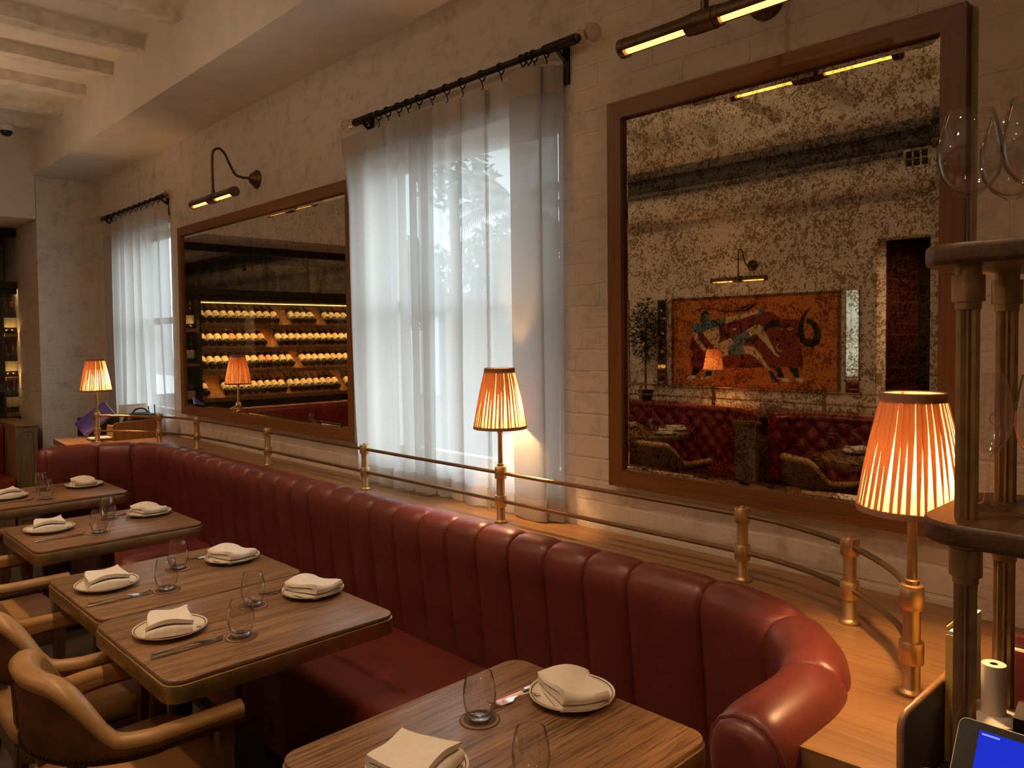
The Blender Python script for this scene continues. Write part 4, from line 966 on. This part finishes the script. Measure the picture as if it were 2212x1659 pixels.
def make_bottle(lm, cm):
    t = thing('wine_bottle', '', 'bottle', (0, 0, 0))
    M().lathe([(0.0001, 0.0), (0.034, 0.0), (0.0375, 0.004), (0.0378, 0.18), (0.034, 0.20), (0.020, 0.225), (0.0145, 0.24), (0.0140, 0.285), (0.0155, 0.286), (0.0155, 0.298), (0.0001, 0.298)], 18).build('bottle_body', BOTTLE, t, 45)
    M().lathe([(0.0379, 0.055), (0.0382, 0.056), (0.0382, 0.145), (0.0379, 0.146)], 18).build('label', lm, t, 45)
    M().lathe([(0.0148, 0.242), (0.0150, 0.243), (0.0160, 0.29), (0.0158, 0.299), (0.0001, 0.2995)], 14).build('capsule', cm, t, 45)
    return t
bots = [make_bottle(LABEL, CAPS), make_bottle(LABEL, CAPR), make_bottle(LABELP, CAPG), make_bottle(GREYL, CAPS)]
bused = set(); rnd = random.Random(11)
def bottle(v, loc, rot, label, group):
    if v not in bused: bused.add(v); o = bots[v]; o.location = loc; o['label'] = label; o['group'] = group
    else: o = dup(bots[v], loc, 0, label, group)
    o.rotation_euler = rot
TIL = math.radians(-55)
rowdef = [('top', 0, [(0.81, 11), (-0.26, 4), (-0.72, 5)]), ('second', 1, [(0.80, 9), (-0.09, 13)]), ('third', 2, [(0.80, 13), (-0.40, 9)]), ('bottom', 3, [(0.795, 1), (0.56, 9), (-0.24, 8), (-1.0, 2)])]
for nm, ri, secs in rowdef:
    z = ZS[ri]; q = 0
    for y0, cnt in secs:
        for k in range(cnt):
            q += 1; v = rnd.choice((0, 0, 0, 1, 0, 0, 2 if ri in (1, 2) else 0))
            bottle(v, (-8.415, y0-0.085*k, z+0.048), (0, TIL, rnd.uniform(-.04, .04)), '%s bottle from the window end in the %s slanted row of the wine rack' % (ORD[q], nm), 'bottles on the slanted rack rows')
lv = ('lowest', 'middle', 'highest')
for (ys, zz, wh) in (((1.578, 1.632), (0.95, 1.285, 1.69), 'narrow rack bay at the left photo edge'), ((0.925, 0.998), (0.92, 1.36, 1.735), 'side bay next to the slanted rows')):
    for i, z in enumerate(zz):
        for j, y in enumerate(ys): bottle((0, 1)[j], (-8.50, y, z), (0, 0, 0), '%s bottle on the %s shelf of the %s' % (('right', 'left')[j] if False else ('near', 'far')[j] if wh.startswith('side') else ('left', 'right')[j], lv[i], wh), 'upright bottles in the rack side bays')
for k in range(20):
    y = 0.98-0.117*k
    bottle(3, (-8.55-0.06*(k % 2), y, 2.165), (0, 0, 0), '%s dark upright bottle from the window end in the upper cabinet' % ORD[k+1], 'bottles in the upper cabinet')
# banquette before the wine rack
fb = thing('banquette', 'straight red leather banquette with oak end panel below the wine rack', 'banquette', (0, 0, 0))
prof = [(-7.93, 0.44), (-7.925, 0.70), (-7.905, 0.83), (-7.925, 0.872), (-7.97, 0.89), (-8.02, 0.885), (-8.05, 0.86), (-8.05, 0.44)]
M().loft([[(x, y, z) for x, z in prof] for y in (1.43, 1.2, 0.9, 0.3, -0.6, -1.5)]).build('back', TUFT, fb, 50)
M().loft([[(x, y, z) for x, z in ((-7.93, 0.33), (-7.47, 0.33), (-7.46, 0.40), (-7.475, 0.46), (-7.52, 0.475), (-7.93, 0.47))] for y in (1.425, 0.4, -0.5, -1.5)]).build('seat', TUFT, fb, 50)
M().box(-7.93, -7.50, -1.5, 1.42, 0, 0.33).build('base', OAKZ, fb, 0)
M().box(-8.30, -7.50, 1.44, 1.60, 0, 0.90).build('end_panel', OAKZ, fb, 0)
slab(M(), 0.41, 0.085, 0.004, 0.90, 0.918, 0.003, -7.90, 1.52).build('cap', OAKX, fb, 30)
M().tube([(-7.498, y, z) for y, z in ((1.465, 0.12), (1.465, 0.82), (1.475, 0.85), (1.49, 0.86), (1.55, 0.86), (1.565, 0.85), (1.575, 0.82), (1.575, 0.12), (1.465, 0.12))], 0.006, 6).build('panel_moulding', OAKZ, fb)
lg2 = thing('rack_ledge', 'narrow oak ledge at the foot of the wine rack', 'ledge', (0, 0, 0))
M().box(-8.37, -8.06, -1.7, 1.435, 0.0, 0.86).box(-8.37, -8.305, 1.435, 1.66, 0, 0.86).build('ledge_box', OAKZ, lg2, 0)
ft = dup(tb0, (-7.15, 0.40, 0), 0.0, 'oak table before the red banquette at the wine rack, seen in the mirror')
put('plate', (-7.30, 0.40, TZ), 1.5, 'ivory plate on the table before the wine rack')
put('napkin', (-7.30, 0.41, TZ+0.006), 1.7, 'folded cream napkin on the table before the wine rack')
put('coaster', (-7.15, 0.25, TZ), 0.5, 'round brown coaster on the table before the wine rack')
put('glass', (-7.15, 0.25, TZ+0.0017), 0, 'clear tumbler on the table before the wine rack')
# ------------------------------------------------------------------ the opposite side of the room, seen in the big mirror
YS = -2.75
BULLM, SKINM, BLUEM, DARKM, ORNG, PALEM = (pbr(n_, c_, 0.6, var=0.08, nscale=12) for n_, c_ in (('paint_red', (0.23, 0.035, 0.018)), ('paint_skin', (0.72, 0.56, 0.32)), ('paint_blue', (0.15, 0.23, 0.28)), ('paint_black', (0.015, 0.015, 0.014)), ('paint_orange', (0.62, 0.20, 0.035)), ('paint_pale', (0.75, 0.68, 0.55))))
BULL, LEGS, PALE, SKIN, BLUE, DARK = BULLM, DARKM, PALEM, SKINM, BLUEM, DARKM
ART = [
 (BULL, 'bull_body', [(-4.497,1.648),(-4.571,1.591),(-4.605,1.521),(-4.587,1.457),(-4.554,1.419),(-4.587,1.367),(-4.599,1.316),(-4.554,1.278),(-4.154,1.281),(-3.752,1.289),(-3.38,1.302),(-3.354,1.348),(-3.374,1.416),(-3.38,1.485),(-3.404,1.531),(-3.403,1.748),(-3.502,1.754),(-3.576,1.759),(-3.676,1.826),(-3.766,1.834),(-4.016,1.763),(-4.209,1.719),(-4.351,1.684)]),
 (LEGS, 'bull_leg', [(-4.565,1.278),(-4.432,1.28),(-4.528,1.192),(-4.58,1.19)]),
 (LEGS, 'bull_leg', [(-4.388,1.279),(-4.302,1.281),(-4.355,1.191),(-4.41,1.19)]),
 (LEGS, 'bull_leg', [(-3.644,1.292),(-3.585,1.293),(-3.548,1.196),(-3.602,1.194)]),
 (LEGS, 'bull_leg', [(-3.503,1.297),(-3.41,1.299),(-3.399,1.2),(-3.44,1.199)]),
 (PALE, 'bull_hoof', [(-4.636,1.167),(-4.61,1.189),(-4.528,1.192),(-4.546,1.153),(-4.636,1.15)]),
 (PALE, 'bull_hoof', [(-4.468,1.172),(-4.439,1.189),(-4.352,1.191),(-4.374,1.156),(-4.466,1.153)]),
 (PALE, 'bull_hoof', [(-3.602,1.194),(-3.503,1.195),(-3.496,1.16),(-3.55,1.161)]),
 (PALE, 'bull_hoof', [(-3.452,1.199),(-3.368,1.199),(-3.351,1.165),(-3.391,1.159)]),
 (LEGS, 'bull_horn', [(-4.016,1.745),(-4.0,1.654),(-3.963,1.587),(-3.896,1.562),(-3.817,1.586),(-3.753,1.638),(-3.702,1.676),(-3.601,1.689),(-3.601,1.753),(-3.674,1.749),(-3.733,1.709),(-3.798,1.639),(-3.857,1.58),(-3.804,1.562),(-3.87,1.544),(-3.936,1.547),(-3.989,1.593),(-4.016,1.66)]),
 (LEGS, 'bull_horn', [(-3.284,1.861),(-3.34,1.827),(-3.381,1.771),(-3.407,1.691),(-3.414,1.6),(-3.386,1.531),(-3.327,1.494),(-3.262,1.488),(-3.21,1.519),(-3.19,1.586),(-3.199,1.654),(-3.239,1.716),(-3.292,1.751),(-3.327,1.758),(-3.333,1.718),(-3.286,1.689),(-3.253,1.632),(-3.262,1.576),(-3.297,1.551),(-3.339,1.571),(-3.363,1.634),(-3.355,1.736),(-3.328,1.803)]),
 (SKIN, 'painted_skin', [(-4.181,1.786),(-4.016,1.809),(-3.818,1.851),(-3.766,1.858),(-3.779,1.819),(-3.896,1.802),(-4.016,1.763),(-4.198,1.721)]),
 (SKIN, 'painted_skin', [(-4.562,1.636),(-4.504,1.643),(-4.49,1.572),(-4.409,1.477),(-4.377,1.433),(-4.388,1.414),(-4.453,1.47),(-4.534,1.553)]),
 (SKIN, 'painted_skin', [(-4.453,1.647),(-4.258,1.701),(-4.24,1.558),(-4.294,1.508),(-4.337,1.521)]),
 (SKIN, 'painted_skin', [(-4.316,1.508),(-4.209,1.548),(-4.109,1.582),(-4.085,1.52),(-4.137,1.481),(-4.147,1.41),(-4.207,1.39),(-4.252,1.396)]),
 (SKIN, 'painted_skin', [(-3.949,1.655),(-3.857,1.7),(-3.811,1.711),(-3.776,1.689),(-3.673,1.508),(-3.712,1.494),(-3.841,1.625),(-3.903,1.59)]),
 (SKIN, 'painted_skin', [(-3.979,1.506),(-3.87,1.494),(-3.804,1.436),(-3.724,1.319),(-3.673,1.258),(-3.711,1.262),(-3.843,1.388),(-3.903,1.421),(-3.979,1.416)]),
 (BLUE, 'painted_dress', [(-4.568,1.719),(-4.526,1.741),(-4.453,1.738),(-4.362,1.769),(-4.28,1.767),(-4.212,1.793),(-4.178,1.786),(-4.195,1.722),(-4.251,1.701),(-4.438,1.654),(-4.556,1.636)]),
 (BLUE, 'painted_dress', [(-4.105,1.576),(-4.016,1.624),(-3.947,1.649),(-3.896,1.595),(-3.976,1.52),(-3.976,1.416),(-4.137,1.41),(-4.129,1.496),(-4.085,1.52)]),
 (BLUE, 'painted_dress', [(-3.818,1.856),(-3.794,1.872),(-3.753,1.849),(-3.776,1.817),(-3.811,1.823)]),
 (BLUE, 'painted_face', [(-4.45,1.761),(-4.445,1.824),(-4.411,1.848),(-4.377,1.829),(-4.365,1.766),(-4.406,1.74)]),
 (DARK, 'painted_hair', [(-4.463,1.751),(-4.461,1.831),(-4.42,1.864),(-4.38,1.85),(-4.374,1.825),(-4.414,1.828),(-4.438,1.792),(-4.444,1.748)]),
 (DARK, 'painted_leaf', [(-4.019,1.858),(-3.976,1.889),(-3.929,1.908),(-3.876,1.908),(-3.841,1.919),(-3.886,1.87),(-3.936,1.846),(-3.996,1.843)]),
 (PALE, 'painted_line', [(-4.003,1.853),(-3.949,1.868),(-3.89,1.902),(-3.888,1.897),(-3.944,1.863),(-4.0,1.848)]),
 (DARK, 'painted_line', [(-4.519,1.875),(-4.438,1.895),(-4.322,1.883),(-4.181,1.849),(-4.019,1.858),(-4.019,1.854),(-4.181,1.844),(-4.322,1.878),(-4.435,1.889),(-4.517,1.869)]),
 (DARK, 'painted_line', [(-4.362,1.772),(-4.28,1.751),(-4.223,1.682),(-4.209,1.62),(-4.167,1.594),(-4.146,1.613),(-4.164,1.631),(-4.181,1.622),(-4.174,1.607),(-4.153,1.631),(-4.126,1.625),(-4.146,1.582),(-4.195,1.597),(-4.22,1.632),(-4.234,1.679),(-4.285,1.745)]),
 (PALE, 'painted_shoe', [(-3.717,1.506),(-3.673,1.508),(-3.632,1.432),(-3.588,1.397),(-3.61,1.396),(-3.651,1.423)]),
 (DARK, 'painted_shoe', [(-3.711,1.264),(-3.671,1.256),(-3.638,1.193),(-3.585,1.162),(-3.638,1.16),(-3.665,1.208),(-3.67,1.159),(-3.681,1.213)]),
 (PALE, 'painted_eye', [(-3.593,1.662),(-3.578,1.676),(-3.563,1.662),(-3.578,1.648)]),
 (DARK, 'painted_eye', [(-3.586,1.662),(-3.578,1.669),(-3.571,1.662),(-3.578,1.655)]),
 (PALE, 'painted_eye', [(-3.521,1.661),(-3.502,1.67),(-3.487,1.679),(-3.472,1.67),(-3.453,1.66),(-3.472,1.653),(-3.487,1.644),(-3.502,1.654)]),
 (DARK, 'painted_eye', [(-3.497,1.662),(-3.487,1.671),(-3.477,1.662),(-3.487,1.652)]),
 (PALE, 'painted_line', [(-4.087,1.679),(-4.071,1.672),(-4.054,1.681),(-4.054,1.655),(-4.071,1.665),(-4.087,1.655)]),
 (PALE, 'painted_line', [(-3.588,1.528),(-3.615,1.514),(-3.625,1.485),(-3.61,1.452),(-3.575,1.444),(-3.551,1.461),(-3.578,1.45),(-3.605,1.459),(-3.618,1.485),(-3.608,1.508)]),
]

pt = thing('painting', 'wide orange painting of a reclining woman on a red bull, seen in the large mirror', 'painting', (-3.92, YS, 1.09))
def P_(x, y, z): return (x+3.92, y-YS, z-1.09)
M().box(*[v for ab in (((-4.80+3.92), (-3.04+3.92)), (0.0, 0.012), (0.0, 0.888)) for v in ab]).build('canvas', ORNG, pt, 0)
fr = M()
for a in ((-0.905, 0.905, 0, 0.02, 0.888, 0.912), (-0.905, 0.905, 0, 0.02, -0.024, 0.0), (-0.905, -0.88, 0, 0.02, 0, 0.888), (0.88, 0.905, 0, 0.02, 0, 0.888)): fr.box(*a)
fr.build('frame', FRAMEW, pt, 0)
from mathutils.geometry import tessellate_polygon
for i, (mt, nm, poly) in enumerate(ART):
    y0, y1 = YS+0.012, YS+0.0125+0.0004*i; k = len(poly)
    tri = tessellate_polygon([[Vector((x, z, 0)) for x, z in poly]])
    vs = [P_(x, y1, z) for x, z in poly]+[P_(x, y0, z) for x, z in poly]; fs = []
    for a, b, c in tri:
        s_ = (poly[b][0]-poly[a][0])*(poly[c][1]-poly[a][1])-(poly[b][1]-poly[a][1])*(poly[c][0]-poly[a][0])
        fs.append((c, b, a) if s_ > 0 else (a, b, c))
    ccw = sum(poly[j][0]*poly[(j+1) % k][1]-poly[(j+1) % k][0]*poly[j][1] for j in range(k)) > 0
    for j in range(k):
        q = (j, (j+1) % k, k+(j+1) % k, k+j); fs.append(q if ccw else q[::-1])
    M().add(vs, fs).build(nm, mt, pt, 0)
picture_light('brass picture light over the orange painting, seen in the large mirror', -3.885, YS, 1, 2.285)
for x0, x1, lb in ((-2.952, -2.850, 'narrow upright mirror strip to the right of the orange painting'), (-4.995, -4.885, 'narrow upright mirror strip to the left of the orange painting')):
    t = thing('mirror_strip', lb, 'mirror', ((x0+x1)/2, YS+0.02, 1.08), -0.24 if x0 > -3.5 else 0.14); h = (x1-x0)/2
    M().box(-h, h, 0, 0.012, 0, 0.915).build('glass', CLEARM, t, 0)
    M().box(-h-0.006, -h, 0, 0.016, -0.006, 0.921).box(h, h+0.006, 0, 0.016, -0.006, 0.921).build('edge_strip', FRAMEZ, t, 0)
t = thing('painting', 'red-brown painting at the far end beside the dark plant, seen in the large mirror', 'painting', (-5.80, YS, 1.07))
M().box(-0.45, 0.37, 0, 0.015, 0, 0.91).build('canvas', pbr('paint_brick', (0.42, 0.10, 0.04), 0.6, var=0.2, nscale=4), t, 0)
M().box(-0.48, -0.45, 0, 0.025, -0.03, 0.94).box(0.37, 0.40, 0, 0.025, -0.03, 0.94).box(-0.45, 0.37, 0, 0.025, 0.91, 0.94).box(-0.45, 0.37, 0, 0.025, -0.03, 0).build('frame', FRAMEW, t, 0)
olg = thing('oak_ledge', 'oak ledge behind the tufted booths on the opposite side', 'ledge', (0, 0, 0))
M().prism([(-7.0, -2.74), (-1.55, -2.74), (-1.55, -2.08), (-2.9, -2.08), (-3.5, -2.18), (-3.9, -2.25), (-7.0, -2.25)], 0.87, 0.91).build('ledge_top', OAKX, olg, 0); M().box(-7.0, -2.7, -2.73, -2.30, 0, 0.87).build('ledge_front', OAKZ, olg, 0)
t = thing('potted_tree', 'dark leafy potted tree left of the orange painting, seen in the mirror', 'plant', (-5.04, -2.56, 0.91))
M().lathe([(0.0001, 0), (0.06, 0), (0.085, 0.11), (0.09, 0.12), (0.08, 0.12), (0.0001, 0.105)], 24).build('pot', BLACKF, t, 40)
M().tube([(0, 0, 0.1), (0.01, 0.01, 0.4), (0, 0, 0.8)], 0.012, 8).build('stem', BARK, t)
lv_ = M()
for k in range(700):
    u, v, r = rnd.random()*2*PI, rnd.uniform(-1, 1), rnd.random()**0.4
    c = Vector((math.cos(u)*math.sqrt(1-v*v)*r*0.20, math.sin(u)*math.sqrt(1-v*v)*r*0.15, 0.76+v*r*0.36))
    a = Vector((rnd.uniform(-1,1), rnd.uniform(-1,1), rnd.uniform(-1,.6))).normalized()*0.04; b = a.orthogonal().normalized()*0.008
    lv_.add([c-a, c+b, c+a, c-b], [(0,1,2,3)])
lv_.build('leaves', LEAF, t, 0)
r2 = thing('brass_rail', 'brass gallery rail on the opposite ledge, seen in the large mirror', 'rail', (0, -2.45, 0))
for nm, z in (('upper_bar', ZR), ('lower_bar', ZL)): M().tube([(-6.2, 0, z), (-2.2, 0, z)], 0.0085, 10).build(nm, BRASSD, r2)
for x in (-6.0, -5.02, -4.14, -3.03, -2.2):
    o = M().lathe([(0.0245, 0.911), (0.0245, 0.915), (0.0158, 0.922), (0.0158, ZR+0.016)], 16, (x, 0, 0), cap0=True, cap1=True).build('post', BRASSD, r2)
    for z in (ZR, ZL): M().lathe([(0.0160, z-0.02), (0.0222, z-0.02), (0.0222, z+0.02), (0.0160, z+0.02)], 16, (x, 0, 0)).build('collar', BRASSD, o)
lamp('pleated orange lamp before the orange painting, seen in the large mirror', (-4.14, -2.45, ZR), 4)
lamp('pleated orange lamp at the left edge of the large mirror', (-6.0, -2.45, ZR), 5)
def tufted(name, label, path, flip):
    t = thing(name, label, 'booth', (0, 0, 0)); pts = smooth_path(path, 10)
    acc = [0]
    for a, b in zip(pts, pts[1:]): acc.append(acc[-1]+math.hypot(b[0]-a[0], b[1]-a[1]))
    N = int(acc[-1]/0.022); rows = []; back = []
    zs = [0.42+0.020*k for k in range(25)]
    for k in range(N+1):
        s_ = acc[-1]*k/N; i = max(0, min(len(pts)-2, next((j for j in range(len(acc)-1) if acc[j+1] >= s_), len(acc)-2)))
        u = (s_-acc[i])/max(1e-6, acc[i+1]-acc[i]); x = pts[i][0]+(pts[i+1][0]-pts[i][0])*u; y = pts[i][1]+(pts[i+1][1]-pts[i][1])*u
        a, b = pts[max(0, i-1)], pts[min(len(pts)-1, i+2)]; tx, ty = b[0]-a[0], b[1]-a[1]; L = math.hypot(tx, ty); nx, ny = -ty/L*flip, tx/L*flip
        r = []
        for z in zs:
            p, q = s_/0.17, z/0.17; h = 0.040*(abs(math.sin(PI*(p+q)))*abs(math.sin(PI*(p-q))))**0.6
            r.append((x+nx*h, y+ny*h, z))
        for d, z in ((0.03, 0.915), (0.02, 0.94), (-0.015, 0.955), (-0.05, 0.945), (-0.08, 0.92), (-0.085, 0.42)): r.append((x+nx*d, y+ny*d, z))
        rows.append(r)
    g = M().grid(rows, flip=flip > 0)
    for r, fl in ((rows[0], -flip), (rows[-1], flip)): g.add(r, [tuple(range(len(r)))[::fl]])
    g.build('tufted_back', TUFT, t, 75)
    return t, pts
bA, ptsA = tufted('tufted_booth', 'deep red button-tufted booth below the orange painting, seen in the mirror', [(-6.3, -2.14), (-5.5, -2.15), (-4.8, -2.15), (-4.2, -2.13), (-3.75, -2.05), (-3.45, -1.88), (-3.32, -1.66)], 1)
inA = [(x, y+0.05) for x, y in ptsA]
poly_slab(M(), [(-6.3, -1.75), (-4.5, -1.75), (-4.1, -1.70), (-3.75, -1.58), (-3.42, -1.60)]+[(x-0.04, y+0.03) for x, y in ptsA[::-1]], 0.32, 0.46).build('seat', TUFT, bA, 40)
M().box(-3.39, -3.20, -1.63, -1.57, 0, 0.87).box(-3.41, -3.18, -1.64, -1.56, 0.87, 0.895).build('end_panel', OAKZ, bA, 0)
bB, ptsB = tufted('tufted_booth', 'dark tufted booth behind the round table right of the oak end panel', [(-3.10, -1.70), (-3.02, -1.88), (-2.85, -1.96), (-2.4, -1.98), (-1.9, -1.98), (-1.6, -1.97)], 1)
M().box(-2.95, -1.6, -1.92, -1.55, 0.32, 0.46).build('seat', TUFT, bB, 0)
def round_table(label, x, y, r):
    t = thing('round_table', label, 'table', (x, y, 0))
    M().lathe([(0.0001, 0.735), (r-0.006, 0.735), (r-0.004, 0.748), (r-0.012, 0.75), (0.0001, 0.75)], 60).build('tabletop', OAK, t, 40)
    M().lathe([(r-0.02, 0.70), (r, 0.70), (r+0.002, 0.704), (r+0.002, 0.735), (r-0.006, 0.738), (r-0.02, 0.735), (r-0.02, 0.70)], 60).build('brass_edge', BRASSD, t, 40)
    M().lathe([(0.2, 0), (0.2, 0.02), (0.05, 0.04), (0.04, 0.06), (0.04, 0.735)], 24, cap0=True).build('pedestal', BLACKM, t, 40)
round_table('round oak table at the tufted booth, seen low in the large mirror', -4.28, -1.42, 0.46)
round_table('round oak table at the right, seen by the near lamp in the mirror', -2.15, -1.30, 0.40)
for i, (x, y, w_) in enumerate(((-4.05, -1.68, 'far right side of the mirrored round table'), (-3.95, -1.38, 'right edge of the mirrored round table'), (-4.55, -1.60, 'left side of the mirrored round table'), (-2.30, -1.38, 'mirrored round table by the near lamp'))):
    put('plate', (x, y, TZ), i, 'ivory plate on the '+w_); put('napkin', (x, y, TZ+0.006), i*0.8, 'folded cream napkin on the '+w_)
for i, (x, y, w_) in enumerate(((-4.22, -1.55, 'middle of the mirrored round table'), (-4.40, -1.40, 'left part of the mirrored round table'), (-4.08, -1.20, 'front of the mirrored round table'), (-2.10, -1.55, 'mirrored round table by the near lamp'))):
    put('glass', (x, y, TZ), i, 'clear tumbler on the '+w_)
dup(ch, (-3.56, -0.86, 0), PI, 'tub chair with its back to the mirrored round table at the left')
dup(ch, (-2.33, -0.90, 0), math.radians(-150), 'tub chair turned sideways at the right, seen low in the large mirror')
t = thing('ceiling_pipe', 'dark grey pipe under the ceiling along the opposite wall', 'pipe', (0, -2.47, 3.175))
M().tube([(-8.9, 0, 0), (1.7, 0, 0)], 0.075, 16).build('pipe', PIPEM, t)
for x in (-6.5, -4.2, -1.9): M().tube([(x, 0, 0.07), (x, 0, 0.23)], 0.008, 8).build('hanger', PIPEM, t)
t = thing('air_duct', 'pale round air duct along the top of the opposite wall', 'duct', (0, -2.6, 2.93))
M().tube([(-8.9, 0, 0), (1.7, 0, 0)], 0.145, 24).build('duct', PLASTER, t)
gb = M().box(-2.37, -2.17, 0.10, 0.17, 0.0, 0.15); gb.build('vent_box', WHITEP, t, 0)
g = M()
for k in range(3):
    for j in range(2): g.box(-2.355+0.06*k, -2.31+0.06*k, 0.17, 0.174, 0.015+0.065*j, 0.07+0.065*j)
g.build('vent_slots', BLACKP, t, 0)
